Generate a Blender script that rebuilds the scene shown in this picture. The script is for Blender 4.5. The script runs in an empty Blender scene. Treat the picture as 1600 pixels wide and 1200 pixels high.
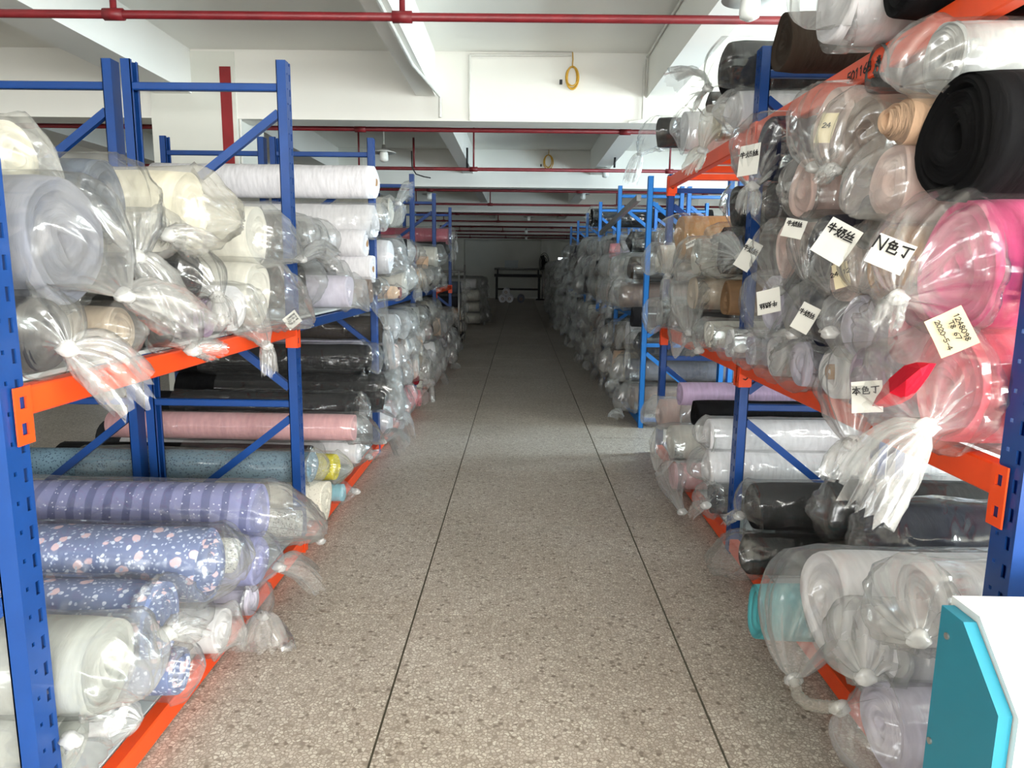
import bpy, math, random
import numpy as np
from mathutils import Matrix, Vector

# ------------------------------------------------------------------ camera, world, lights, exposure
SC = bpy.context.scene
COL = SC.collection
FPX, CAMH, VPX, VPY, ROLL = 1100.0, 1.36, 813.0, 420.0, 0.0125
_d = np.array([(VPX - 800) / FPX, (600 - VPY) / FPX, 1.0]); _d /= np.linalg.norm(_d)
_x = np.array([math.cos(ROLL), -math.sin(ROLL), 0.0]); _x = _x - _d * _x.dot(_d); _x /= np.linalg.norm(_x)
_z = np.cross(_x, _d); _z = -_z if _z[1] < 0 else _z
MW = np.array([_x, _d, _z])            # rows: world axes in camera coordinates (right, up, forward)
CPOS = np.array([0, 0, CAMH])
cam_data = bpy.data.cameras.new('camera')
cam_data.sensor_width = 36.0
cam_data.lens = FPX / 1600 * 36.0
cam_data.clip_start = 0.05
cam = bpy.data.objects.new('camera', cam_data); COL.objects.link(cam)
_R, _U, _F = MW[:, 0], MW[:, 1], MW[:, 2]
cam.matrix_world = Matrix(((_R[0], _U[0], -_F[0], 0), (_R[1], _U[1], -_F[1], 0), (_R[2], _U[2], -_F[2], CAMH), (0, 0, 0, 1)))
SC.camera = cam

world = bpy.data.worlds.new('world'); SC.world = world; world.use_nodes = True
wn = world.node_tree.nodes; bg = wn['Background']
bg.inputs[0].default_value = (0.80, 0.90, 1.0, 1); bg.inputs[1].default_value = 3.0

def area(name, loc, direction, sx, sy, power, color):
    l = bpy.data.lights.new(name, 'AREA'); l.shape = 'RECTANGLE'; l.size = sx; l.size_y = sy
    l.energy = power; l.color = color
    o = bpy.data.objects.new(name, l); COL.objects.link(o); o.location = loc
    o.rotation_euler = Vector(direction).to_track_quat('-Z', 'Y').to_euler()
    return o
DAY = (0.90, 1.0, 0.97)
WIN_Y = [-1.6, 1.0, 3.6, 6.2, 8.8, 11.4, 16.0, 22.0]       # windows of the right wall
for k, (wy, wp) in enumerate(((-1.6, 120), (1.0, 140), (3.6, 140), (6.2, 300)), 1):   # daylight in the window openings beside and behind the photographer, right of the picture
    area('window_right_%d_offscreen' % k, (5.755, wy, 1.75), (-1, 0, 0), 1.5, 1.9, wp, (0.66, 0.86, 1.0) if wy == 6.2 else DAY)
for k, (wx, wp) in enumerate(((-4.2, 35), (-1.4, 70), (1.4, 190), (4.0, 270)), 1):   # daylight in the window openings behind the photographer
    area('window_back_%d_offscreen' % k, (wx, -4.655, 1.875), (0, 1, 0), 1.9, 1.6, wp, (1.0, 0.985, 0.96))
SC.view_settings.view_transform = 'Standard'
SC.view_settings.look = 'None'
SC.view_settings.gamma = 1.0
SC.view_settings.use_curve_mapping = False
SC.view_settings.exposure = 0.75
SC.cycles.transparent_max_bounces = 10
SC.cycles.max_bounces = 5
SC.cycles.diffuse_bounces = 3
SC.cycles.glossy_bounces = 2
SC.cycles.transmission_bounces = 3
SC.cycles.use_adaptive_sampling = True
SC.cycles.adaptive_threshold = 0.05

# ------------------------------------------------------------------ pixel helpers (a pixel gives a direction only)
def ray(px, py):
    return MW @ np.array([(px - 800) / FPX, (600 - py) / FPX, 1.0])
def atX(px, py, X):
    r = ray(px, py); return CPOS + r * (X / r[0])
def atY(px, py, Y):
    r = ray(px, py); return CPOS + r * (Y / r[1])
def atZ(px, py, Z):
    r = ray(px, py); return CPOS + r * ((Z - CAMH) / r[2])

# ------------------------------------------------------------------ materials
def new_mat(name):
    m = bpy.data.materials.new(name); m.use_nodes = True
    nt = m.node_tree
    return m, nt, nt.nodes, nt.links, nt.nodes['Principled BSDF']

def lin(c):
    return tuple(((v / 255) / 12.92 if v / 255 <= 0.04045 else (((v / 255) + 0.055) / 1.055) ** 2.4) for v in c)

def plain(name, rgb, rough=0.6, metal=0.0, noise=0.08, scale=12.0, bump=0.0, bscale=60.0):
    m, nt, N, L, p = new_mat(name)
    c = lin(rgb)
    p.inputs['Roughness'].default_value = rough; p.inputs['Metallic'].default_value = metal
    tc = N.new('ShaderNodeTexCoord')
    n = N.new('ShaderNodeTexNoise'); n.inputs['Scale'].default_value = scale; n.inputs['Detail'].default_value = 4
    L.new(tc.outputs['Object'], n.inputs['Vector'])
    r = N.new('ShaderNodeValToRGB')
    r.color_ramp.elements[0].position = 0.3; r.color_ramp.elements[1].position = 0.7
    r.color_ramp.elements[0].color = tuple(v * (1 - noise) for v in c) + (1,)
    r.color_ramp.elements[1].color = tuple(min(1, v * (1 + noise)) for v in c) + (1,)
    L.new(n.outputs['Fac'], r.inputs['Fac']); L.new(r.outputs['Color'], p.inputs['Base Color'])
    if bump:
        n2 = N.new('ShaderNodeTexNoise'); n2.inputs['Scale'].default_value = bscale; n2.inputs['Detail'].default_value = 3
        L.new(tc.outputs['Object'], n2.inputs['Vector'])
        b = N.new('ShaderNodeBump'); b.inputs['Strength'].default_value = bump; b.inputs['Distance'].default_value = 0.01
        L.new(n2.outputs['Fac'], b.inputs['Height']); L.new(b.outputs['Normal'], p.inputs['Normal'])
    return m

def fabric(name, rgb, rough=0.85, weave=0.35):
    """woven cloth: fine creases along the roll and a little sheen"""
    m, nt, N, L, p = new_mat('cloth_' + name)
    c = lin(rgb)
    p.inputs['Roughness'].default_value = rough
    p.inputs['Sheen Weight'].default_value = 0.1 if sum(rgb) > 330 else 0.0
    p.inputs['Specular IOR Level'].default_value = 0.2
    tc = N.new('ShaderNodeTexCoord')
    mp = N.new('ShaderNodeMapping'); mp.inputs['Scale'].default_value = (22, 5, 5)
    L.new(tc.outputs['Object'], mp.inputs['Vector'])
    n = N.new('ShaderNodeTexNoise'); n.inputs['Scale'].default_value = 2.2; n.inputs['Detail'].default_value = 5
    L.new(mp.outputs['Vector'], n.inputs['Vector'])
    r = N.new('ShaderNodeValToRGB')
    r.color_ramp.elements[0].position = 0.3; r.color_ramp.elements[1].position = 0.7
    r.color_ramp.elements[0].color = tuple(v * 0.86 for v in c) + (1,)
    r.color_ramp.elements[1].color = tuple(min(1, v * 1.08) for v in c) + (1,)
    L.new(n.outputs['Fac'], r.inputs['Fac']); L.new(r.outputs['Color'], p.inputs['Base Color'])
    b = N.new('ShaderNodeBump'); b.inputs['Strength'].default_value = weave; b.inputs['Distance'].default_value = 0.012
    L.new(n.outputs['Fac'], b.inputs['Height']); L.new(b.outputs['Normal'], p.inputs['Normal'])
    return m

def printed(name, base, spots, scale=26.0, size=0.28, stripe=None):
    """printed cloth: blobs of several colours scattered by Voronoi cells, optional stripes round the roll"""
    m, nt, N, L, p = new_mat('cloth_' + name)
    p.inputs['Roughness'].default_value = 0.8
    tc = N.new('ShaderNodeTexCoord')
    n = N.new('ShaderNodeTexNoise'); n.inputs['Scale'].default_value = 18; n.inputs['Detail'].default_value = 2
    L.new(tc.outputs['Object'], n.inputs['Vector'])
    mixv = N.new('ShaderNodeMix'); mixv.data_type = 'VECTOR'; mixv.inputs[0].default_value = 0.03
    L.new(tc.outputs['Object'], mixv.inputs[4]); L.new(n.outputs['Color'], mixv.inputs[5])
    cur = None
    rgb = N.new('ShaderNodeRGB'); rgb.outputs[0].default_value = lin(base) + (1,)
    cur = rgb.outputs[0]
    if stripe:
        w = N.new('ShaderNodeTexWave'); w.wave_type = 'BANDS'; w.bands_direction = 'X'
        w.inputs['Scale'].default_value = 4.5; w.inputs['Distortion'].default_value = 3.0; w.inputs['Detail'].default_value = 2
        L.new(tc.outputs['Object'], w.inputs['Vector'])
        rr = N.new('ShaderNodeValToRGB'); rr.color_ramp.elements[0].position = 0.55; rr.color_ramp.elements[1].position = 0.7
        L.new(w.outputs['Color'], rr.inputs['Fac'])
        mx = N.new('ShaderNodeMix'); mx.data_type = 'RGBA'
        L.new(rr.outputs['Color'], mx.inputs[0]); L.new(cur, mx.inputs[6]); mx.inputs[7].default_value = lin(stripe) + (1,)
        cur = mx.outputs[2]
    for i, (col, sc_, th) in enumerate(spots):
        v = N.new('ShaderNodeTexVoronoi'); v.inputs['Scale'].default_value = scale * sc_
        mp = N.new('ShaderNodeMapping'); mp.inputs['Location'].default_value = (i * 1.7, i * 2.3, i * 0.9)
        L.new(mixv.outputs[1], mp.inputs['Vector']); L.new(mp.outputs['Vector'], v.inputs['Vector'])
        r = N.new('ShaderNodeValToRGB')
        r.color_ramp.elements[0].position = th; r.color_ramp.elements[1].position = th + 0.05
        r.color_ramp.elements[0].color = (1, 1, 1, 1); r.color_ramp.elements[1].color = (0, 0, 0, 1)
        L.new(v.outputs['Distance'], r.inputs['Fac'])
        mx = N.new('ShaderNodeMix'); mx.data_type = 'RGBA'
        L.new(r.outputs['Color'], mx.inputs[0]); L.new(cur, mx.inputs[6]); mx.inputs[7].default_value = lin(col) + (1,)
        cur = mx.outputs[2]
    L.new(cur, p.inputs['Base Color'])
    return m

def film(name, milk, tint=(0.89, 0.885, 0.865), rough=0.17, bump=0.9):
    """thin polyethylene: partly clear, partly milky, glossy and crinkled"""
    m = bpy.data.materials.new('film_' + name); m.use_nodes = True
    nt = m.node_tree; N, L = nt.nodes, nt.links
    N.remove(N['Principled BSDF']); out = N['Material Output']
    b = None
    if bump > 0:
        tc = N.new('ShaderNodeTexCoord')
        n1 = N.new('ShaderNodeTexNoise'); n1.noise_type = 'RIDGED_MULTIFRACTAL'; n1.inputs['Scale'].default_value = 10; n1.inputs['Detail'].default_value = 2.5
        n1.inputs['Distortion'].default_value = 0.7
        L.new(tc.outputs['Object'], n1.inputs['Vector'])
        b = N.new('ShaderNodeBump'); b.inputs['Strength'].default_value = bump; b.inputs['Distance'].default_value = 0.02
        L.new(n1.outputs['Fac'], b.inputs['Height'])
    tr = N.new('ShaderNodeBsdfTransparent'); tr.inputs[0].default_value = (0.97, 0.975, 0.97, 1)
    df = N.new('ShaderNodeBsdfDiffuse'); df.inputs[0].default_value = tint + (1,)
    if b: L.new(b.outputs['Normal'], df.inputs['Normal'])
    tl = N.new('ShaderNodeBsdfTranslucent'); tl.inputs[0].default_value = tint + (1,)
    mk = N.new('ShaderNodeMixShader'); mk.inputs[0].default_value = 0.4
    L.new(df.outputs[0], mk.inputs[1]); L.new(tl.outputs[0], mk.inputs[2])
    ms = N.new('ShaderNodeMixShader')
    at = N.new('ShaderNodeAttribute'); at.attribute_name = 'gather'      # how many plies of film lie bunched together here
    mf_ = N.new('ShaderNodeMath'); mf_.operation = 'MULTIPLY_ADD'; L.new(at.outputs['Fac'], mf_.inputs[0]); mf_.inputs[1].default_value = 0.17; mf_.inputs[2].default_value = milk
    L.new(mf_.outputs[0], ms.inputs[0]); L.new(tr.outputs[0], ms.inputs[1]); L.new(mk.outputs[0], ms.inputs[2])
    gl = N.new('ShaderNodeBsdfGlossy'); gl.inputs['Roughness'].default_value = rough
    if b: L.new(b.outputs['Normal'], gl.inputs['Normal'])
    geo = N.new('ShaderNodeNewGeometry')      # Schlick reflectance, the same on both sides of the sheet
    dt = N.new('ShaderNodeVectorMath'); dt.operation = 'DOT_PRODUCT'
    L.new(geo.outputs['Incoming'], dt.inputs[0]); L.new(geo.outputs['Normal'], dt.inputs[1])
    ab = N.new('ShaderNodeMath'); ab.operation = 'ABSOLUTE'; L.new(dt.outputs['Value'], ab.inputs[0])
    om = N.new('ShaderNodeMath'); om.operation = 'SUBTRACT'; om.inputs[0].default_value = 1.0; L.new(ab.outputs[0], om.inputs[1])
    pw = N.new('ShaderNodeMath'); pw.operation = 'POWER'; L.new(om.outputs[0], pw.inputs[0]); pw.inputs[1].default_value = 4.0
    fr = N.new('ShaderNodeMath'); fr.operation = 'MULTIPLY_ADD'; L.new(pw.outputs[0], fr.inputs[0]); fr.inputs[1].default_value = 0.42; fr.inputs[2].default_value = 0.085
    mf = N.new('ShaderNodeMixShader')
    L.new(fr.outputs[0], mf.inputs[0]); L.new(ms.outputs[0], mf.inputs[1]); L.new(gl.outputs[0], mf.inputs[2])
    L.new(mf.outputs[0], out.inputs['Surface'])
    return m

M = {}
M['blue'] = plain('blue_paint', (15, 62, 128), 0.38, noise=0.06)
M['blue_slot'] = plain('slot_dark', (18, 24, 40), 0.7)
M['navy'] = M['blue']          # the same paint, darker in the photograph only because its face is turned from the light
M['sky'] = plain('bright_blue_paint', (22, 112, 190), 0.4, noise=0.05)
M['orange'] = plain('orange_paint', (238, 76, 20), 0.42, noise=0.05)
M['redorange'] = M['orange']
M['board'] = plain('shelf_board', (205, 214, 214), 0.5, noise=0.05)
M['wall'] = plain('wall_paint', (226, 226, 216), 0.75, noise=0.03, scale=1.5)
M['ceil'] = plain('ceiling_paint', (240, 238, 230), 0.8, noise=0.02, scale=1.0)
M['pipe'] = plain('red_pipe', (116, 26, 32), 0.45, noise=0.18, scale=9)
M['conduit'] = plain('white_conduit', (214, 212, 204), 0.5)
M['redstripe'] = plain('red_stripe', (140, 26, 30), 0.6)
M['paper'] = plain('paper', (232, 230, 222), 0.8, noise=0.03)
M['cream_paper'] = plain('cream_paper', (226, 212, 176), 0.8, noise=0.05)
M['ink'] = plain('ink', (22, 20, 22), 0.6)
M['card'] = plain('cardboard', (176, 138, 98), 0.8)
M['tealpanel'] = plain('teal_panel', (30, 128, 150), 0.45, noise=0.03)
M['whitepanel'] = plain('white_panel', (232, 236, 234), 0.35, noise=0.02)
M['steel'] = plain('steel', (170, 168, 164), 0.35, 0.8)
M['darkmetal'] = plain('dark_metal', (40, 38, 38), 0.5, 0.3)
M['black'] = plain('black_plastic', (24, 24, 26), 0.5)
M['bulb'] = plain('opal_bulb', (236, 238, 232), 0.3)
M['yellow'] = plain('yellow_cable', (206, 158, 44), 0.5)
M['red'] = plain('red_bag', (190, 30, 44), 0.6)
M['kraft'] = plain('kraft_paper', (138, 106, 74), 0.7, noise=0.12, bump=0.4, bscale=14)
M['grout'] = plain('joint_strip', (92, 88, 74), 0.7)
M['darkglass'] = plain('window_glass', (140, 200, 185), 0.15)

def terrazzo():
    m, nt, N, L, p = new_mat('terrazzo')
    p.inputs['Roughness'].default_value = 0.42
    tc = N.new('ShaderNodeTexCoord')
    oi = N.new('ShaderNodeObjectInfo')
    v = N.new('ShaderNodeTexVoronoi'); v.inputs['Scale'].default_value = 82; v.inputs['Randomness'].default_value = 1
    n0 = N.new('ShaderNodeTexNoise'); n0.inputs['Scale'].default_value = 60; n0.inputs['Detail'].default_value = 3
    L.new(tc.outputs['Generated'], n0.inputs['Vector'])
    geo = N.new('ShaderNodeNewGeometry')
    L.new(geo.outputs['Position'], n0.inputs['Vector'])
    mv = N.new('ShaderNodeMix'); mv.data_type = 'VECTOR'; mv.inputs[0].default_value = 0.012
    L.new(geo.outputs['Position'], mv.inputs[4]); L.new(n0.outputs['Color'], mv.inputs[5])
    L.new(mv.outputs[1], v.inputs['Vector'])
    r1 = N.new('ShaderNodeValToRGB')      # chip brightness by cell
    sep = N.new('ShaderNodeSeparateColor'); L.new(v.outputs['Color'], sep.inputs[0])
    e = r1.color_ramp.elements
    e[0].position = 0.0; e[0].color = lin((172, 160, 148)) + (1,)
    e[1].position = 1.0; e[1].color = lin((226, 220, 208)) + (1,)
    x = e.new(0.04); x.color = lin((120, 108, 96)) + (1,)
    x = e.new(0.07); x.color = lin((186, 174, 162)) + (1,)
    x = e.new(0.55); x.color = lin((202, 192, 180)) + (1,)
    L.new(sep.outputs[0], r1.inputs['Fac'])
    v2 = N.new('ShaderNodeTexVoronoi'); v2.feature = 'DISTANCE_TO_EDGE'; v2.inputs['Scale'].default_value = 82
    L.new(mv.outputs[1], v2.inputs['Vector'])
    r2 = N.new('ShaderNodeValToRGB'); r2.color_ramp.elements[0].position = 0.03; r2.color_ramp.elements[1].position = 0.16
    L.new(v2.outputs['Distance'], r2.inputs['Fac'])
    mx = N.new('ShaderNodeMix'); mx.data_type = 'RGBA'
    L.new(r2.outputs['Color'], mx.inputs[0]); mx.inputs[6].default_value = lin((158, 146, 132)) + (1,); L.new(r1.outputs['Color'], mx.inputs[7])
    n = N.new('ShaderNodeTexNoise'); n.inputs['Scale'].default_value = 1.7; n.inputs['Detail'].default_value = 6
    L.new(geo.outputs['Position'], n.inputs['Vector'])
    r3 = N.new('ShaderNodeValToRGB'); r3.color_ramp.elements[0].position = 0.3; r3.color_ramp.elements[1].position = 0.7
    r3.color_ramp.elements[0].color = (0.84, 0.82, 0.79, 1); r3.color_ramp.elements[1].color = (1, 1, 1, 1)
    L.new(n.outputs['Fac'], r3.inputs['Fac'])
    mu = N.new('ShaderNodeMix'); mu.data_type = 'RGBA'; mu.blend_type = 'MULTIPLY'; mu.inputs[0].default_value = 1
    L.new(mx.outputs[2], mu.inputs[6]); L.new(r3.outputs['Color'], mu.inputs[7])
    L.new(mu.outputs[2], p.inputs['Base Color'])
    return m
M['terrazzo'] = terrazzo()

FAB = {}
for k, c in dict(white=(236, 234, 236), offwhite=(226, 222, 210), cream=(232, 224, 202), grey=(120, 122, 132), charcoal=(46, 46, 50),
                 black=(15, 15, 17), navy=(26, 30, 54), slate=(84, 92, 104), pink=(222, 170, 172), palepink=(226, 196, 186),
                 hotpink=(222, 74, 132), red=(206, 18, 44), coral=(232, 98, 112), lilac=(206, 182, 214), palelilac=(222, 216, 234), mauve=(158, 132, 162),
                 tan=(196, 152, 104), peach=(222, 184, 152), taupe=(142, 122, 110), brown=(64, 54, 46), teal=(84, 172, 178), lightblue=(150, 200, 214),
                 yellow=(222, 204, 48), periwinkle=(150, 152, 196), silver=(178, 180, 178), maroon=(130, 24, 40), rose=(226, 142, 150), foam=(98, 96, 94), ash=(158, 160, 154),
                 dustypink=(178, 92, 104), beige=(204, 186, 164)).items():
    FAB[k] = fabric(k, c)
FAB['floral'] = printed('floral', (112, 126, 166), [((226, 196, 204), 0.8, 0.26), ((214, 222, 240), 1.6, 0.22), ((190, 200, 226), 3.0, 0.24)], 24)
FAB['stripe'] = printed('stripe', (126, 130, 178), [((212, 214, 236), 2.6, 0.13)], 20, stripe=(86, 92, 142))
FAB['tealdot'] = printed('tealdot', (116, 146, 162), [((70, 92, 112), 3.4, 0.3)], 26)
FAB['yellowdot'] = printed('yellowdot', (214, 200, 40), [((246, 240, 190), 3.0, 0.22)], 26)
FAB['sequin'] = printed('sequin', (216, 216, 210), [((96, 98, 96), 3.6, 0.3), ((244, 244, 240), 2.4, 0.3)], 30)
FAB['lace'] = printed('lace', (226, 220, 204), [((196, 188, 170), 4.0, 0.25)], 30)
FILM = [film('clear', 0.06), film('hazy', 0.12), film('milky', 0.21), film('knot', 0.62, bump=0.3), film('yellowed', 0.28, tint=(0.88, 0.85, 0.76))]
FILM += [film('far_hazy', 0.11, bump=0.0, rough=.25), film('far_milky', 0.20, bump=0.0, rough=.25)]
F_CLEAR, F_HAZY, F_MILKY, F_KNOT, F_YEL, F_FAR, F_FARM = range(7)

# ------------------------------------------------------------------ mesh helpers
def link(o, parent=None):
    COL.objects.link(o)
    if parent is not None: o.parent = parent
    return o

def mesh_obj(name, verts, faces, mat=None, parent=None, smooth=False, loc=None):
    me = bpy.data.meshes.new(name)
    me.from_pydata([tuple(map(float, v)) for v in verts], [], faces)
    if smooth: me.polygons.foreach_set('use_smooth', [True] * len(me.polygons))
    if mat is not None:
        for mm in (mat if isinstance(mat, (list, tuple)) else [mat]): me.materials.append(mm)
    me.update()
    o = bpy.data.objects.new(name, me)
    if loc is not None: o.location = loc
    return link(o, parent)

def tag(o, label=None, cat=None, group=None, kind=None):
    if label: o['label'] = label
    if cat: o['category'] = cat
    if group: o['group'] = group
    if kind: o['kind'] = kind
    return o

def empty(name, loc, label=None, cat=None, group=None, kind=None):
    o = bpy.data.objects.new(name, None); o.location = loc; o.empty_display_size = 0.05
    link(o); return tag(o, label, cat, group, kind)

class MB:
    """collects simple solids into one mesh"""
    def __init__(s): s.v, s.f = [], []
    def add(s, v, f):
        n = len(s.v); s.v += [tuple(map(float, q)) for q in v]; s.f += [tuple(i + n for i in q) for q in f]; return s
    def box(s, x0, x1, y0, y1, z0, z1, bev=0.0):
        if bev <= 0:
            v = [(x, y, z) for x in (x0, x1) for y in (y0, y1) for z in (z0, z1)]
            return s.add(v, [(0, 1, 3, 2), (4, 6, 7, 5), (0, 4, 5, 1), (2, 3, 7, 6), (0, 2, 6, 4), (1, 5, 7, 3)])
        # octagonal-section bar along its longest axis
        dims = (x1 - x0, y1 - y0, z1 - z0); a = int(np.argmax(dims)); b, c = [i for i in range(3) if i != a]
        lo, hi = (x0, y0, z0), (x1, y1, z1)
        prof = [(lo[b] + bev, lo[c]), (hi[b] - bev, lo[c]), (hi[b], lo[c] + bev), (hi[b], hi[c] - bev), (hi[b] - bev, hi[c]), (lo[b] + bev, hi[c]), (lo[b], hi[c] - bev), (lo[b], lo[c] + bev)]
        v = []
        for e in (lo[a], hi[a]):
            for p, q in prof:
                t = [0, 0, 0]; t[a] = e; t[b] = p; t[c] = q; v.append(t)
        f = [(i, (i + 1) % 8, 8 + (i + 1) % 8, 8 + i) for i in range(8)] + [tuple(range(7, -1, -1)), tuple(range(8, 16))]
        return s.add(v, f)
    def bar(s, a, b, w, h, up=(0, 0, 1)):
        a, b = np.array(a, float), np.array(b, float); d = b - a; d /= np.linalg.norm(d)
        u = np.cross(d, up); u /= np.linalg.norm(u); n = np.cross(u, d)
        v = [p + u * sx * w / 2 + n * sz * h / 2 for p in (a, b) for sx, sz in ((-1, -1), (1, -1), (1, 1), (-1, 1))]
        return s.add(v, [(0, 1, 5, 4), (1, 2, 6, 5), (2, 3, 7, 6), (3, 0, 4, 7), (3, 2, 1, 0), (4, 5, 6, 7)])
    def tube(s, pts, r, n=10, caps=True):
        pts = [np.array(p, float) for p in pts]
        t0 = pts[1] - pts[0]; u = np.cross(t0, (0.31, 0.2, 0.93)); u /= np.linalg.norm(u)
        v = []
        for i, p in enumerate(pts):
            t = pts[min(i + 1, len(pts) - 1)] - pts[max(i - 1, 0)]; t /= np.linalg.norm(t)
            u = u - t * u.dot(t); u /= np.linalg.norm(u); w = np.cross(t, u)
            rr = r[i] if isinstance(r, (list, tuple)) else r
            v += [p + rr * (math.cos(2 * math.pi * k / n) * u + math.sin(2 * math.pi * k / n) * w) for k in range(n)]
        f = [(i * n + k, i * n + (k + 1) % n, (i + 1) * n + (k + 1) % n, (i + 1) * n + k) for i in range(len(pts) - 1) for k in range(n)]
        if caps: f += [tuple(range(n - 1, -1, -1)), tuple((len(pts) - 1) * n + k for k in range(n))]
        return s.add(v, f)
    def lathe(s, prof, c, n=20):
        """profile of (radius, z) turned round a vertical axis through c"""
        v = [(c[0] + r * math.cos(2 * math.pi * k / n), c[1] + r * math.sin(2 * math.pi * k / n), c[2] + z) for r, z in prof for k in range(n)]
        f = [(i * n + k, i * n + (k + 1) % n, (i + 1) * n + (k + 1) % n, (i + 1) * n + k) for i in range(len(prof) - 1) for k in range(n)]
        return s.add(v, f)
    def build(s, name, mat, parent=None, smooth=False, loc=None):
        return mesh_obj(name, s.v, s.f, mat, parent, smooth, loc)
def rel(mb, o):
    """shift collected world-space vertices into the frame of the empty o"""
    l = np.array(o.location); mb.v = [tuple(np.array(q) - l) for q in mb.v]; return mb

# ------------------------------------------------------------------ handwriting
G = {
 '牛': [[(.25, .88), (.1, .58)], [(.2, .7), (.82, .74)], [(.02, .4), (.98, .46)], [(.52, 1), (.5, 0)]],
 '奶': [[(.25, .98), (.1, .45), (.42, .08)], [(.42, .7), (.3, .3), (.0, .0)], [(0, .6), (.5, .68)], [(.55, .86), (.92, .9), (.8, .55), (.98, .5), (.88, .06), (.74, .14)], [(.7, .82), (.64, .4), (.5, 0)]],
 '丝': [[(.27, .98), (.06, .62), (.4, .64)], [(.4, .64), (.08, .28), (.44, .34)], [(.72, .98), (.54, .62), (.88, .66)], [(.88, .66), (.56, .3), (.92, .36)], [(.0, .06), (1, .14)]],
 '色': [[(.35, 1), (.08, .65)], [(.3, .86), (.66, .88), (.5, .66)], [(.2, .65), (.8, .68), (.76, .38)], [(.2, .38), (.78, .4)], [(.5, .65), (.5, .4)], [(.2, .65), (.2, .08), (.92, .06), (.95, .28)]],
 '丁': [[(.05, .85), (.95, .9)], [(.55, .87), (.55, .1), (.33, .24)]],
 '本': [[(.05, .7), (.95, .74)], [(.5, 1), (.5, 0)], [(.5, .7), (.05, .2)], [(.5, .7), (.95, .22)], [(.3, .22), (.7, .24)]],
 '米': [[(.2, .9), (.35, .65)], [(.8, .92), (.65, .65)], [(.05, .52), (.95, .56)], [(.5, 1), (.5, 0)], [(.48, .52), (.08, .08)], [(.52, .52), (.95, .1)]],
 'N': [[(.1, 0), (.16, 1), (.82, 0), (.92, 1)]], 'J': [[(.3, .95), (.8, .9), (.82, .35), (.55, .08), (.2, .22)]],
 '0': [[(.5, 1), (.12, .7), (.14, .25), (.5, 0), (.86, .28), (.86, .72), (.5, 1)]], '1': [[(.3, .8), (.55, 1), (.5, 0)]],
 '2': [[(.12, .75), (.5, 1), (.85, .7), (.1, 0), (.9, .05)]], '3': [[(.15, .9), (.6, 1), (.8, .75), (.4, .52), (.85, .3), (.5, 0), (.12, .12)]],
 '4': [[(.65, 0), (.65, 1), (.08, .35), (.92, .38)]], '5': [[(.85, 1), (.25, .96), (.2, .55), (.7, .58), (.8, .2), (.4, 0), (.1, .12)]],
 '6': [[(.75, 1), (.25, .55), (.18, .2), (.5, 0), (.82, .2), (.6, .5), (.2, .35)]], '7': [[(.1, .95), (.9, 1), (.4, 0)]],
 '8': [[(.5, .52), (.2, .75), (.5, 1), (.8, .75), (.5, .52), (.15, .25), (.5, 0), (.85, .25), (.5, .52)]],
 '9': [[(.82, .7), (.5, .5), (.2, .75), (.5, 1), (.82, .75), (.7, 0)]], '-': [[(.15, .5), (.85, .52)]],
 'T': [[(.05, .95), (.95, .98)], [(.5, .96), (.5, 0)]], 'B': [[(.15, 0), (.15, 1), (.7, .9), (.7, .6), (.15, .52), (.8, .4), (.75, .08), (.15, 0)]], ' ': [],
}
def ink_on(parent, c, U, V, Nn, text, size, width, x0, y0, adv=1.1, name='ink_writing', mat=None, thick=0.0012):
    """pen strokes as thin ribbons on a surface with axes U (right), V (up), Nn (out)"""
    mb = MB(); x = x0
    for ch in text:
        for st in G.get(ch, []):
            for a, b in zip(st[:-1], st[1:]):
                pa = np.array([x + a[0] * size, y0 + a[1] * size]); pb = np.array([x + b[0] * size, y0 + b[1] * size])
                d = pb - pa; l = np.linalg.norm(d)
                if l < 1e-6: continue
                d /= l; n = np.array([-d[1], d[0]]) * width / 2; pa = pa - d * width * .3; pb = pb + d * width * .3
                q = [pa - n, pb - n, pb + n, pa + n]
                w = [c + U * p[0] + V * p[1] + Nn * k for k in (0.0004, 0.0004 + thick) for p in q]
                mb.add(w, [(4, 5, 6, 7), (0, 1, 5, 4), (1, 2, 6, 5), (2, 3, 7, 6), (3, 0, 4, 7)])
        x += size * adv
    if mb.v: return mb.build(name, mat or M['ink'], parent)

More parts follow.
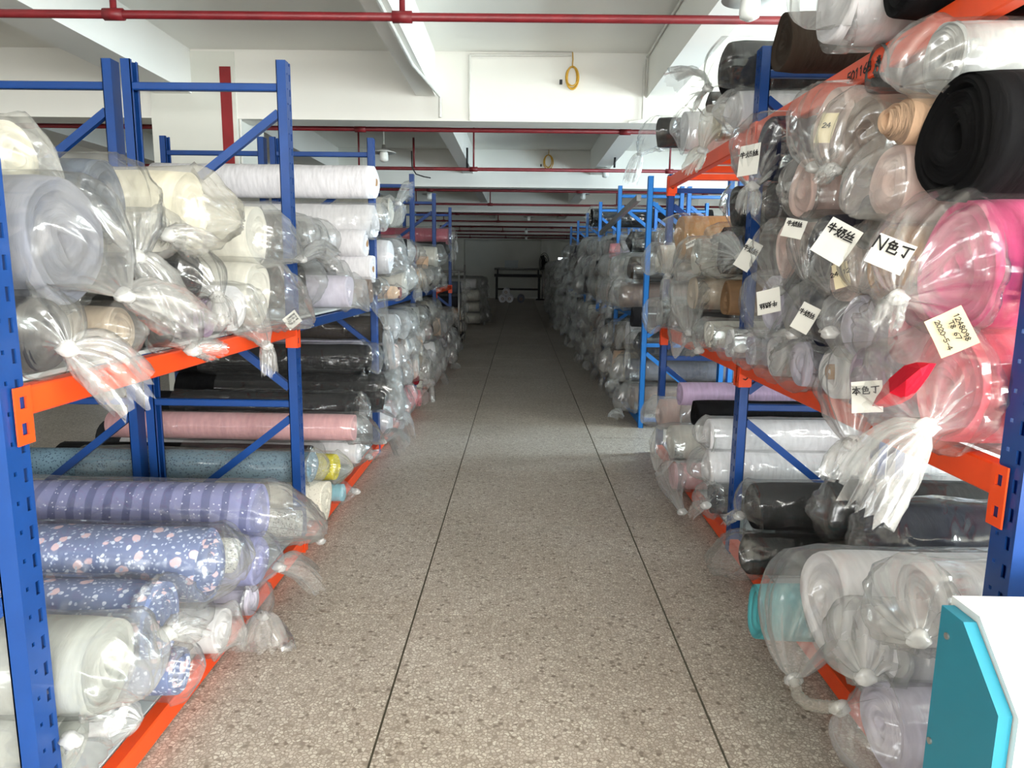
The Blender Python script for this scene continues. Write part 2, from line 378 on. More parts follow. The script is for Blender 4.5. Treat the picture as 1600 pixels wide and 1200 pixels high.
def paper_label(parent, px, py, X, w, h, ang, text=None, size=0.02, mat='paper', nrm=None, org=None, lines=None, yoff=0.0, seed=0):
    """paper slip tied to a bag: a slightly curled sheet of real thickness, with its writing"""
    if parent is None: return None
    s = 1 if X > 0 else -1
    c = atX(px, py, X) - np.array(org)
    Nn = np.array(nrm if nrm is not None else (-s * 0.72, -0.62, 0.22), float); Nn /= np.linalg.norm(Nn)
    up = np.array([0, 0, 1.0]); U = np.cross(up, Nn); U /= np.linalg.norm(U); V = np.cross(Nn, U)
    a = math.radians(ang); U, V = U * math.cos(a) + V * math.sin(a), V * math.cos(a) - U * math.sin(a)
    rnd = random.Random(seed); n = 5; vs = []
    cu = rnd.uniform(-0.06, 0.06); cv = rnd.uniform(-0.05, 0.05)
    for k in (0, -0.0006):
        for j in range(n):
            for i in range(n):
                a_, b_ = i / (n - 1) - .5, j / (n - 1) - .5
                edge = max(abs(a_), abs(b_)) > 0.49
                vs.append(c + U * a_ * w + V * b_ * h + Nn * (k + cu * w * (a_ * a_) * 2 + cv * h * b_ * b_ * 2 + (rnd.uniform(-.001, .001) if edge else 0)))
    f = []
    for b0, rev in ((0, False), (n * n, True)):
        for j in range(n - 1):
            for i in range(n - 1):
                q = (b0 + j * n + i, b0 + j * n + i + 1, b0 + (j + 1) * n + i + 1, b0 + (j + 1) * n + i)
                f.append(q[::-1] if rev else q)
    o = mesh_obj('paper_label', vs, f, M[mat], parent, True)
    off = Nn * (0.002 + abs(cu) * w * .3 + abs(cv) * h * .3)
    if text:
        tw = len(text) * size * 1.1
        ink_on(o, c + off, U, V, Nn, text, size, size * 0.13, -tw / 2 + size * .05, yoff)
    for k, (tx, sz, oy) in enumerate(lines or []):
        ink_on(o, c + off, U, V, Nn, tx, sz, sz * 0.14, -len(tx) * sz * .45, oy, adv=.9)
    return o

# ------------------------------------------------------------------ fabric rolls and their plastic bags
def crease(th, x, rs, k=5, fx=30.0):
    o = np.zeros(np.broadcast(th, x).shape)
    for _ in range(k):
        p = rs.randint(1, 7); q = rs.uniform(-fx, fx); ph = rs.uniform(0, 6.28)
        o = o + (1 - 2 * np.abs(np.sin(p * th * 0.5 + q * x + ph))) * rs.uniform(.5, 1)
    return o / k

def ring_faces(nr, n, flip):
    f = []
    for i in range(nr - 1):
        for k in range(n):
            q = (i * n + k, i * n + (k + 1) % n, (i + 1) * n + (k + 1) % n, (i + 1) * n + k)
            f.append(q[::-1] if flip else q)
    return f

def roll_geo(s, r, L, seed, n=28, sq=1.0, tele=0.0, hole=0.02, lump=0.02, rings=7, bend=0.0, coarse=False):
    """rolled cloth with its layered end; the end faces +x*s at the origin, the roll runs back from it"""
    rs = np.random.RandomState(seed); th = np.linspace(0, 2 * np.pi, n, endpoint=False)
    nx = 6 if coarse else 13
    xs = -L * np.linspace(1, 0, nx) ** 1.25
    V = []
    def ring(x, R, amp=1.0):
        rr = R * (1 + lump * amp * crease(th, np.full(n, x), rs2(), 4, 9))
        dz = bend * (x / L) ** 2
        ed = .05 * r * np.sin(2 * th + seed) * (x > -.05)
        return np.stack([np.full(n, x) + ed, rr * np.cos(th), rr * np.sin(th) * sq + dz], 1)
    def rs2(): return np.random.RandomState(seed + 77)
    V.append(np.stack([np.full(n, -L), 0.05 * r * np.cos(th), 0.05 * r * np.sin(th) * sq + bend], 1))
    for x in xs: V.append(ring(x, r * (0.965 if x == 0 else 1.0)))
    R = r
    k = rings if not coarse else 4
    for i in range(1, k + 1):
        t = i / k; R = r * (1 - t) + hole * t
        dx = tele * t + rs.uniform(-.012, .010)
        V.append(ring(dx + 0.004, R + r / k * 0.35)); V.append(ring(dx - 0.006 * (1 if i < k else 0), R, .6))
    V.append(np.stack([np.full(n, -0.06 + tele), hole * .9 * np.cos(th), hole * .9 * np.sin(th) * sq], 1))
    V.append(np.stack([np.full(n, -0.06 + tele), .001 * np.cos(th), .001 * np.sin(th)], 1))
    A = np.concatenate(V); A[:, 0] *= s
    return A, ring_faces(len(V), n, s > 0)

def path_mesh(C, R, A, rs, n, s, sqs, jag=None, npl=None):
    """tube along centres C with radii R and pleat amplitude A; cross-sections transported along the path"""
    C = np.array(C, float); m = len(C); th = np.linspace(0, 2 * np.pi, n, endpoint=False)
    T = np.gradient(C, axis=0); T /= np.linalg.norm(T, axis=1)[:, None] + 1e-9
    u = np.array([0, 1.0, 0]); V = []
    tw = rs.uniform(-.03, .03)
    kk = 1 if n > 40 else .5
    tq = th + rs.uniform(.15, .4) * np.sin(2 * th + rs.uniform(0, 6)) + rs.uniform(.1, .25) * np.sin(3 * th + rs.uniform(0, 6))
    ks = [(rs.randint(9, 15), rs.uniform(0, 6.28)), (int(rs.randint(17, 27) * kk), rs.uniform(0, 6.28)), (rs.randint(3, 6), rs.uniform(0, 6.28))]
    for i in range(m):
        t = T[i]; u = u - t * u.dot(t); u /= np.linalg.norm(u); w = np.cross(t, u)
        pl = sum((np.abs(np.sin(k * tq / 2 + ph + tw * i)) ** .7 - .6) * wt for (k, ph), wt in zip(ks, (1, .8, .6)))
        rr = R[i] * (1 + A[i] * pl)
        p = C[i] + np.outer(rr * np.cos(th), u) + np.outer(rr * np.sin(th) * sqs[i], w)
        if jag is not None and i == m - 1: p = p + np.outer(rs.uniform(-jag, jag, n), t)
        V.append(p)
    return V

def bag_geo(s, r, L, K, seed, n=64, full=0.62, cover=0.8, amp=0.012, sq=1.0, coarse=False, sag=0.0, bend=0.0):
    """bag drawn over a roll and gathered at the knot K (local coordinates, +x out of the rack before mirroring)"""
    rs = np.random.RandomState(seed); K = np.array(K, float)
    nc, no = (5, 8) if coarse else (12, 18)
    C, R, A, S = [], [], [], []
    for x in np.linspace(-L * cover, 0, nc):
        C.append((x, 0, bend * (x / L) ** 2)); R.append(r * 1.03 + .008); A.append(.03); S.append(sq)
    P1 = np.array([max(K[0] * .75, .03), K[1] * .15, K[2] * .15])
    for i in range(1, no + 1):
        t = i / no
        c = 2 * t * (1 - t) * P1 + t * t * K; c[2] -= sag * math.sin(math.pi * t)
        C.append(c); R.append(.004 if i == no else (r * 1.03 + .008) * max(0, 1 - t ** 1.15) ** (full * 2.0) + .012); A.append(.02 + .42 * t ** .9); S.append(sq * (1 - t) + t)
    V = path_mesh(C, R, A, rs, n, s, S)
    P = np.array(V); m = P.shape[0]
    th = np.linspace(0, 2 * np.pi, n, endpoint=False)[None, :].repeat(m, 0)
    sarc = np.concatenate([[0], np.cumsum(np.linalg.norm(np.diff(np.array(C), axis=0), axis=1))])[:, None].repeat(n, 1)
    cen = np.array(C)[:, None, :]; rad = P - cen; ln = np.linalg.norm(rad, axis=2, keepdims=True) + 1e-9
    cr = crease(th, sarc, rs, 9, 70)[:, :, None]
    fade = np.clip(ln / (r + .01), 0.12, 1)
    P = P + rad / ln * 1.5 * amp * np.clip(cr + .25, -.35, 1.2) * fade
    A_ = P.reshape(-1, 3); A_[:, 0] *= s
    return A_, ring_faces(m, n, s > 0)

def gather(me, n, vals):
    a = me.attributes.new('gather', 'FLOAT', 'POINT')
    a.data.foreach_set('value', [float(v) for v in vals for _ in range(n)])

def tail_geo(s, K, T, tr, seed, n=48, flat=0.5, coarse=False):
    rs = np.random.RandomState(seed + 5); K, T = np.array(K, float), np.array(T, float); D = T - K
    m = 5 if coarse else 10; C, R, A, S = [], [], [], []
    L = np.linalg.norm(D)
    for i in range(m):
        t = i / (m - 1)
        C.append(K + D * t + np.array([0, 0, .12 * L * math.sin(math.pi * t)]))
        R.append(.012 + tr * t ** .75); A.append(.55); S.append(1 - (1 - flat) * t)
    V = path_mesh(C, R, A, rs, n, s, S, jag=min(.022, L * .16))
    P = np.concatenate(V)
    P += rs.normal(0, 1, P.shape) * .0015
    P[:, 0] *= s
    return P, ring_faces(m, n, s > 0)

def knot_geo(s, K, seed, r=.019):
    rs = np.random.RandomState(seed + 9); n, m = 10, 7; V = []
    for j in range(m + 1):
        a = math.pi * j / m
        for k in range(n):
            b = 2 * math.pi * k / n
            rr = r * (1 + .22 * math.sin(3 * b + 2 * a) + rs.uniform(-.1, .1))
            V.append((K[0] + rr * 1.25 * math.cos(a), K[1] + rr * math.sin(a) * math.cos(b), K[2] + rr * math.sin(a) * math.sin(b)))
    V = np.array(V); V[:, 0] *= s
    return V, ring_faces(m + 1, n, s < 0)

def settle(side, y, z, r, sq):
    """keep a roll inside its bay and above the shelf that carries it"""
    if side < 0: posts, lv = [(p, p + .07) for p in (1.358, 3.203, 5.03, 6.89, 8.63, 10.58)], (.078, 1.12)
    else: posts, lv = [(p, p + .078) for p in (1.41, 3.27, 5.13)], (.078, .972, 2.014)
    for a, b in posts:
        if y + r > a and y - r < b:
            lo, hi = a - r - .004, b + r + .004
            n = lo if abs(lo - y) < abs(hi - y) else hi
            if abs(n - y) < .12: y = n
    floor_ = max([q for q in lv if q <= z + .02] or [lv[0]])
    return y, max(z, floor_ + r * sq)
PLACED = []     # (side, Y, Z, r) of every roll built one by one, so that the piles fill only free room
SEED = [100]
def roll(label, px, py, xf, r, fab, K=None, T=None, tr=.06, milk=F_HAZY, L=1.42, sq=1.0, tele=0.0, hole=.02, full=.62, amp=.012,
         group=None, tube=False, nobag=False, lump=.05, cover=.8, sag=0.0, bend=0.0, cat='fabric roll', name='fabric_roll', zmin=None, knot=True, solo=True, rings=7):
    """one roll: (px,py) is the centre of its front end, xf the world X where that end stands (sign = side)"""
    side = 1 if xf > 0 else -1; s = -side
    if side > 0 and K is not None and group and 'middle red-orange' in group: milk = {F_HAZY: F_CLEAR, F_MILKY: F_HAZY}.get(milk, milk)
    if K is not None and px < 1420 and abs(xf) - K[2] > .08: xf = side * (abs(xf) - .45 * (abs(xf) - K[2] - .04))
    c = atX(px, py, xf)
    if zmin is not None: c[2] = max(c[2], zmin + r * sq)
    c[1], c[2] = settle(side, c[1], c[2], r, sq)
    if DRY:
        DRAFT.append((side, c[1], c[2], r, sq)); return None
    c[1], c[2] = FIXED[NEXT[0]]; NEXT[0] += 1
    SEED[0] += 1; sd = SEED[0]
    base = np.array([c[0], c[1], c[2] - r * sq])
    e = empty(name, base, label, cat, group)
    o3 = np.array([0, 0, r * sq])
    A, f = roll_geo(s, r, L, sd, sq=sq, tele=tele, hole=hole, lump=lump, bend=bend, rings=rings)
    mesh_obj('fabric', A + o3, f, FAB[fab], e, True)
    if tube:
        mb = MB(); n = 20; V = []
        for x, q in ((.012, hole * 1.5), (.012, hole * 1.0), (-.05, hole * 1.0)):
            V += [((x + tele) * s, q * math.cos(2 * math.pi * k / n), q * math.sin(2 * math.pi * k / n) + r * sq) for k in range(n)]
        V = [((-.05 + tele) * s, hole * 1.5 * math.cos(2 * math.pi * k / n), hole * 1.5 * math.sin(2 * math.pi * k / n) + r * sq) for k in range(n)] + V
        mesh_obj('cardboard_tube', V, ring_faces(4, n, s > 0), M['card'], e, True)
    if not nobag:
        def loc(q):
            w = atX(q[0], q[1], side * q[2]); w[2] = max(w[2], .06); w = w - c
            return np.array([w[0] * s, w[1], w[2]])
        Kl = loc(K) if K is not None else np.array([.05 + max(tele, 0) + .02, 0, -.2 * r])
        Kl[0] = max(Kl[0], .035 + max(tele, 0))
        A, f = bag_geo(s, r, L, Kl, sd, full=full, amp=amp, sq=sq, cover=cover, sag=sag, bend=bend)
        b = mesh_obj('plastic_bag', A + o3, f, FILM[milk], e, True)
        gather(b.data, 64, [0] * 12 + [(i / 18) ** 2.2 for i in range(1, 19)])
        if T is not None:
            Tl = loc(T)
            A, f = tail_geo(s, Kl, Tl, tr, sd)
            gather(mesh_obj('bag_tail', A + o3, f, FILM[F_HAZY if milk != F_YEL else F_YEL], b, True).data, 48, [.95 - .55 * i / 9 for i in range(10)])
        if knot and K is not None:
            A, f = knot_geo(s, Kl, sd)
            mesh_obj('knot', A + o3, f, FILM[F_KNOT], b, True)
    PLACED.append((side, c[1], c[2], r))
    return e
def org(e): return np.array(e.location) if e is not None else np.zeros(3)

# ------------------------------------------------------------------ the room
RX0, RX1, RY0, RY1, CZ = -11.6, 5.7, -4.6, 33.4, 3.16
def struct(name, mb, mat, parent=None):
    o = mb.build(name, mat, parent)
    if parent is None: o['kind'] = 'structure'
    return o

# terrazzo floor cast in one-metre panels with joint strips between them
fl = struct('floor', MB().box(RX0, RX1, RY0, RY1, -0.2, -0.006), M['grout'])
J = 0.008; TY0 = 2.61
def slab(x0, x1, y0, y1):
    return MB().box(x0, x1, y0, y1, -0.02, 0.0).build('floor_panel', M['terrazzo'], fl)
xcuts = [RX0, -2.41, -1.405, -0.40, 0.60, 1.605, 2.61, RX1]
ycuts = [RY0] + [TY0 + 1.008 * k for k in range(-2, 26)] + [RY1]
for i in range(len(xcuts) - 1):
    if 2 <= i <= 4:
        for j in range(len(ycuts) - 1):
            slab(xcuts[i] + J / 2, xcuts[i + 1] - J / 2, ycuts[j] + J / 2 * .7, ycuts[j + 1] - J / 2 * .7)
    else:
        slab(xcuts[i] + J / 2, xcuts[i + 1] - J / 2, RY0, RY1)

struct('ceiling', MB().box(RX0, RX1, RY0, RY1, CZ, CZ + .2), M['ceil'])
def holed_wall(name, axis, at, th, a0, a1, z1, holes):
    """wall with rectangular openings; holes = [(a0,a1,z0,z1)]"""
    mb = MB()
    def b(p0, p1, q0, q1):
        if p1 - p0 < 1e-4 or q1 - q0 < 1e-4: return
        if axis == 'x': mb.box(at, at + th, p0, p1, q0, q1)
        else: mb.box(p0, p1, at, at + th, q0, q1)
    cur = a0
    for h in sorted(holes):
        b(cur, h[0], 0, z1); b(h[0], h[1], 0, h[2]); b(h[0], h[1], h[3], z1); cur = h[1]
    b(cur, a1, 0, z1)
    return struct(name, mb, M['wall'])
wcount = [0]
glass = film('pane', 0.05, tint=(0.8, 0.95, 0.9), rough=0.02, bump=0.0)
def window(axis, at, a0, a1, z0, z1):
    wcount[0] += 1
    o = empty('window_%d' % wcount[0], (at, (a0 + a1) / 2, z0) if axis == 'x' else ((a0 + a1) / 2, at, z0), kind='structure')
    t = .03
    def bx(p0, p1, q0, q1, d0, d1, nm, mt):
        mb = MB().box(at + d0, at + d1, p0, p1, q0, q1) if axis == 'x' else MB().box(p0, p1, at + d0, at + d1, q0, q1)
        rel(mb, o).build(nm, mt, o)
    for p0, p1, q0, q1 in ((a0, a1, z0, z0 + .05), (a0, a1, z1 - .05, z1), (a0, a0 + .05, z0 + .05, z1 - .05), (a1 - .05, a1, z0 + .05, z1 - .05), ((a0 + a1) / 2 - .025, (a0 + a1) / 2 + .025, z0 + .05, z1 - .05)):
        bx(p0, p1, q0, q1, -t, t, 'window_frame', M['steel'])
    bx(a0 + .05, (a0 + a1) / 2 - .025, z0 + .05, z1 - .05, -.004, .004, 'pane', glass)
    bx((a0 + a1) / 2 + .025, a1 - .05, z0 + .05, z1 - .05, -.004, .004, 'pane', glass)
WH = [(wy - .85, wy + .85, .75, 2.75) for wy in WIN_Y]
holed_wall('wall_right', 'x', RX1, .2, RY0, RY1, CZ, WH)
for h in WH: window('x', RX1 + .1, *h)
BH = [(wx - 1.0, wx + 1.0, 1.0, 2.75) for wx in (-4.2, -1.4, 1.4, 4.0)]
holed_wall('wall_back', 'y', RY0 - .2, .2, RX0, RX1, CZ, BH)
for h in BH: window('y', RY0 - .1, *h)
LH = [(wy - .85, wy + .85, .75, 2.75) for wy in (2.0, 8.0, 14.0, 20.0, 27.0)]
holed_wall('wall_left', 'x', RX0 - .2, .2, RY0, RY1, CZ, LH)
for h in LH: window('x', RX0 - .1, *h)
far_h = [(1.72, 2.3, 1.25, 1.95)]
M['farwall'] = M['wall']
fw = holed_wall('wall_far', 'y', RY1, .2, RX0, RX1, CZ, far_h); fw.data.materials[0] = M['farwall']
window('y', RY1 + .06, *far_h[0])

# concrete beams: deep ones across, shallower ones along the aisle
BEAMY = [-3.6 + 4.93 * k for k in range(2)] + [6.3 + 4.93 * k for k in range(6)]
BEAMY = [-3.55, 1.37] + BEAMY[2:]
ti = [0]
def trim(mb, mat):
    ti[0] += 1; return struct('trim_%d' % ti[0], mb, mat)
for y in BEAMY:
    trim(MB().box(RX0, RX1, y, y + .27, 2.60, CZ + .01), M['ceil'])
LB = [(-8.2, -7.9), (-5.5, -5.2), (-3.15, -2.82), (-.905, -.745), (1.05, 1.27), (3.25, 3.5)]
for x0, x1 in LB:
    ys = [RY0] + [q for y in BEAMY for q in (y, y + .27)] + [RY1]
    for a, b in zip(ys[0::2], ys[1::2]):
        if b - a > .1: trim(MB().box(x0, x1, a, b, 2.80, CZ + .01), M['ceil'])
# square columns standing under the beams
for y in BEAMY[2:]:
    for x0 in (-3.18, -8.6, 3.3):
        col = trim(MB().box(x0, x0 + (.735 if x0 == -3.18 else .64), y - .01, y + .63, 0, 2.62 if y > 20 else CZ - .02), M['wall'])
        if x0 == -3.18 and y == BEAMY[2]:
            mb = MB().box(x0 + .605, x0 + .70, y - .014, y - .0095, 0, 3.02)
            rel(mb, col); st = mb.build('red_stripe', M['redstripe'], col)
            MB().tube([(x0 + .748, y + .03, 0), (x0 + .748, y + .03, 3.1), ], .012, 8).build('conduit', M['conduit'], col)
# pilaster and skirting at the far end
trim(MB().box(.95, 1.5, RY1 - .5, RY1, 0, CZ), M['farwall'])

# wall-mounted cable channels and a fuse of conduit along the beams
def conduit(pts, label, r=.012, mat='conduit'):
    mb = MB()
    for a, b in zip(pts[:-1], pts[1:]): mb.tube([a, b], r, 8)
    o = mb.build('cable_conduit', M[mat])
    return tag(o, label, 'conduit')
y1 = 6.3 - .012
conduit([atY(734, 188, y1), atY(734, 86, y1), atY(893, 86, y1)], 'thin white cable duct on the first concrete beam, turning a corner')
conduit([(-.79, 2.2, 2.785), (-.79, 5.3, 2.785), (-.70, 6.26, 2.79), (-.70, 6.26, 2.62)], 'white conduit pipe under the narrow ceiling beam over the aisle', .013)
conduit([(1.02, 6.27, 3.1), (1.02, 6.27, 2.62), (.9, 6.27, 2.60)], 'white conduit dropping down the first cross beam beside the bright corner', .012)
conduit([(1.035, 3.0, 3.12), (1.035, 6.26, 3.12)], 'white conduit run along the top of the ceiling beam', .009)

# sprinkler pipes
PIPEY = [3.84, 6.80, 9.40, 11.89] + [14.45 + 2.55 * k for k in range(7)]
for i, y in enumerate(PIPEY):
    e = empty('sprinkler_pipe', (0, y, 2.62), group='red sprinkler pipes under the ceiling',
              label=['bright red sprinkler pipe in front of the first deep beam', 'red sprinkler pipe just behind the first deep beam', 'red sprinkler pipe between the first and second deep beams', 'red sprinkler pipe just behind the second deep beam'][i] if i < 4 else 'dark red sprinkler pipe ' + ('between the %s and %s deep beams' % (['second', 'third', 'fourth', 'fifth'][(i - 4) // 2], ['third', 'fourth', 'fifth', 'sixth'][(i - 4) // 2]) if i % 2 == 0 else 'just behind the %s deep beam' % ['third', 'fourth', 'fifth'][(i - 5) // 2]), cat='pipe')
    MB().tube([(RX0 + .02, 0, 0), (RX1 - .02, 0, 0)], .021 if i < 2 else .022, 10).build('pipe', M['pipe'], e, True)
    xs = [-5.2, -2.1, -.62, 1.9, 4.2] if i % 2 == 0 else [-4.6, -3.3, -1.5, .95, 3.0]
    for x in xs:
        MB().tube([(x - .05, 0, 0), (x + .05, 0, 0)], .03, 10).build('pipe_coupling', M['pipe'], e, True)
        MB().tube([(x, 0, .0), (x, 0, CZ - 2.62 if not any(b <= y <= b + .27 for b in BEAMY) else .1)], .012 if i else .016, 8).build('drop_pipe', M['pipe'], e, True)

# pendant lamps
def lamp(px, py, Y, label, drop=None):
    c = atY(px, py, Y); top = CZ if drop is None else drop
    e = empty('pendant_lamp', c, label, 'lamp', 'pendant lamps over the aisle')
    MB().tube([(0, 0, .10), (0, 0, top - c[2])], .006, 8).build('cable', M['conduit'], e, True)
    MB().lathe([(.0, .115), (.022, .11), (.026, .06), (.03, .055), (.03, .035)], (0, 0, 0), 16).build('socket', M['steel'], e, True)
    MB().lathe([(.03, .065), (.06, .055), (.13, .03), (.132, .026), (.06, .049), (.028, .058)], (0, 0, 0), 24).build('lamp_shade', M['bulb'], e, True)
    MB().lathe([(.03, .05), (.044, .03), (.048, -.03), (.044, -.055), (.02, -.068), (.0, -.07)], (0, 0, 0), 18).build('bulb', M['bulb'], e, True)
    return e
lamp(1172, 8, 3.55, 'white pendant bulb with a tin shade hanging above the red-orange shelf')
lamp(600, 243, 7.9, 'pendant bulb with a pale shade hanging above the white rolls')
lamp(946, 270, 10.4, 'pendant bulb in front of the second deep beam by the grey hanging rod')
lamp(671, 306, 12.6, 'small pendant bulb beyond the third rack frame of the left row')
lamp(911, 306, 13.2, 'pendant bulb hanging over the bright blue racks')
for k, (px, py, Y) in enumerate(((826, 341, 18.0), (822, 362, 23.5), (822, 372, 28.5))):
    lamp(px, py, Y, ['small pendant bulb beyond the third deep beam', 'tiny pendant bulb beyond the fourth deep beam', 'tiny pendant bulb nearest the end wall'][k])

# coils of cable hanging on the beam faces
def coil(px, py, Y, R, mat, label):
    c = atY(px, py, Y - .05); e = empty('cable_coil', c, label, 'cable')
    rs = random.Random(int(px))
    for k in range(4):
        a, b, ph = R * rs.uniform(.6, 1), R * rs.uniform(1.1, 1.6), rs.uniform(-.2, .2)
        MB().tube([(a * math.sin(t) + ph * R * .4, rs.uniform(-.003, .003) + k * .006, b * math.cos(t) - b + R) for t in np.linspace(0, 2 * math.pi, 22)], .006, 6).build('loop', M[mat], e, True)
    MB().tube([(0, 0, R), (.005, .02, R + .06), (0, .045, R + .16)], .005, 6).build('lead', M['yellow' if mat == 'yellow' else 'black'], e, True)
    MB().box(-R * 1.5 - .012, -R * 1.5 + .012, -.012, .012, -R * 1.3, -R * 1.3 + .035).build('plug', M['black'], e)
coil(894, 116, 6.3, .062, 'yellow', 'coiled yellow cable hanging on the first deep beam')
coil(857, 250, 11.23, .075, 'yellow', 'coiled dark yellow cable hanging on the second deep beam')
# hanging rods with loose wires
def rod(px0, py0, px1, py1, Y, label, hook=None, mat='pipe', r=.014):
    a, b = atY(px0, py0, Y), atY(px1, py1, Y)
    e = empty('hanging_rod', b, label, 'rod')
    rel(MB().tube([a, b], r, 8), e).build('rod', M[mat], e, True)
    if hook: rel(MB().tube([atY(p, q, Y) for p, q in hook], .008, 6), e).build('loose_wire', M['black'], e, True)
rod(646, 215, 647, 262, 9.34, 'dark red riser pipe with a black wire curling off it', [(643, 236), (644, 262), (650, 272), (662, 276), (673, 278)])
rod(730, 231, 730, 262, 9.36, 'black rod on the ceiling beside the conduit', None, 'black')
rod(961, 246, 960, 262, 9.36, 'short black rod hanging near the pendant bulb by the bright corner', None, 'black')

# ------------------------------------------------------------------ racks
def post(parent, x0, x1, y0, y1, z1, mat, face, slots=True, z0=0.0, rel0=(0, 0, 0), pitch=.0625, hits=None):
    """roll-formed upright: channel whose aisle face carries real slots; face = +1 / -1 side of X that is pierced"""
    mb = MB(); t = .0035
    xf, xb = (x1, x0) if face > 0 else (x0, x1)
    s = 1 if face > 0 else -1
    for ya, yb in ((y0, y0 + t), (y1 - t, y1)):                         # flanges
        mb.box(min(xf, xb), max(xf, xb), ya, yb, z0, z1)
    for ya, yb in ((y0, y0 + .016), (y1 - .016, y1)):                    # back lips
        mb.box(min(xb, xb + s * t), max(xb, xb + s * t), ya, yb, z0, z1)
    W = y1 - y0; cols = [0, .22, .34, .64, .82, 1.0] if face > 0 else [0, .18, .36, .66, .78, 1.0]
    f0, f1 = min(xf, xf - s * t), max(xf, xf - s * t)
    if not slots:
        mb.box(f0, f1, y0 + t, y1 - t, z0, z1)
    else:
        for k in (0, 2, 4):
            mb.box(f0, f1, y0 + (t if k == 0 else W * cols[k]), y0 + (W * cols[k + 1] if k < 4 else W - t), z0, z1)
        for k in (1, 3):
            z = z0
            while z < z1 - .001:
                zz = min(z + .03, z1)
                big = (k == 3) == (face > 0)
                h = .030 if big else .009
                mb.box(f0, f1, y0 + W * cols[k], y0 + W * cols[k + 1], z, min(z + pitch - h, z1))
                z += pitch
    o = mb.build('post', mat, parent, loc=rel0)
    return o

def frame(parent, yb, x_front, x_back, z1, mat, face, slots, wy=.068, wx=.042, lower=True, holes_side=False):
    """one upright frame across the rack: two posts, level bars, zig-zag braces"""
    s = 1 if x_front > x_back else -1
    post(parent, min(x_front, x_front - s * wx), max(x_front, x_front - s * wx), yb, yb + wy, z1, mat, face, slots)
    post(parent, min(x_back, x_back + s * wx), max(x_back, x_back + s * wx), yb, yb + wy, z1, mat, -face, False)
    a, b, yc = x_front - s * wx, x_back + s * wx, yb + wy / 2 - .012
    for z in (z1 - .11, .725, .07):
        MB().box(min(a, b), max(a, b), yc - .016, yc + .016, z - .016, z + .016, .004).build('level_bar', mat, parent)
    for za, zb in ((z1 - .215, z1 - .69), (.80, 1.30), (.655, .16)):
        MB().bar((a, yc, za), (b, yc, zb), .026, .034).build('brace', mat, parent)

def rack_beam(parent, X, s, y0, y1, z0, z1, mat, plates=True, w=.045, plate_h=.12):
    """box beam along the aisle with its hooked end plates"""
    xa, xb = sorted((X, X - s * w))
    MB().box(xa, xb, y0, y1, z0, z1, .004).build('beam', mat, parent)
    if plates:
        for ya, yb, e in ((y0 - .045, y0 + .004, 0), (y1 - .004, y1 + .045, 1)):
            xp = X + s * .002
            mb = MB(); zt, zb = z1 + .004, z1 + .004 - plate_h
            xs0, xs1 = sorted((xp, xp + s * .004))
            for q0, q1, r0, r1 in ((ya, yb, zt - .02, zt), (ya, ya + .014, zb, zt - .02), (yb - .014, yb, zb, zt - .02), (ya + .014, yb - .014, zb, zb + .02), (ya + .014, yb - .014, zb + .045, zt - .045)):
                mb.box(xs0, xs1, q0, q1, r0, r1)
            ye = y0 if e == 0 else y1
            sx0, sx1 = sorted((xp, X - s * w * 1.1))
            mb.box(sx0, sx1, ye - .0045 if e == 0 else ye + .0005, ye - .0005 if e == 0 else ye + .0045, zb, zt)
            mb.build('beam_bracket', mat, parent)

LY = [1.358, 3.203, 5.03, 6.89, 8.63, 10.58]
XLF, XLB = -1.025, -1.74
left_rack = empty('storage_rack', (0, 0, 0), 'navy-blue steel rack row with orange beams, along the aisle side where the floral rolls lie', 'rack')
for i, y in enumerate(LY):
    frame(left_rack, y, XLF, XLB, 2.235, M['blue'], 1, i < 3)
    if i < 3:
        frame(left_rack, y, -1.782, -2.50, 2.235, M['blue'], 1, False)
for i in range(5):
    y0, y1 = LY[i] + .07, LY[i + 1] - .002
    if i in (0, 4): rack_beam(left_rack, XLF + .004, 1, y0, y1, 1.045, 1.105, M['orange'])
    else: rack_beam(left_rack, XLF - .03, 1, y0, y1, 1.05, 1.10, M['blue'], False)
    rack_beam(left_rack, XLB - .045, -1, y0, y1, 1.05, 1.10, M['orange'], False)
    rack_beam(left_rack, -2.455, -1, y0, y1, 1.05, 1.10, M['orange'], False)
    rack_beam(left_rack, XLF + .004, 1, y0, y1, .012, .075, M['orange'], i == 0)
    MB().box(-2.48, XLF - .045, y0 + .004, y1 - .004, 1.107, 1.118).build('shelf_board', M['board'], left_rack)
    MB().box(-2.48, XLF - .045, y0 + .004, y1 - .004, .062, .076).build('shelf_board', M['board'], left_rack)

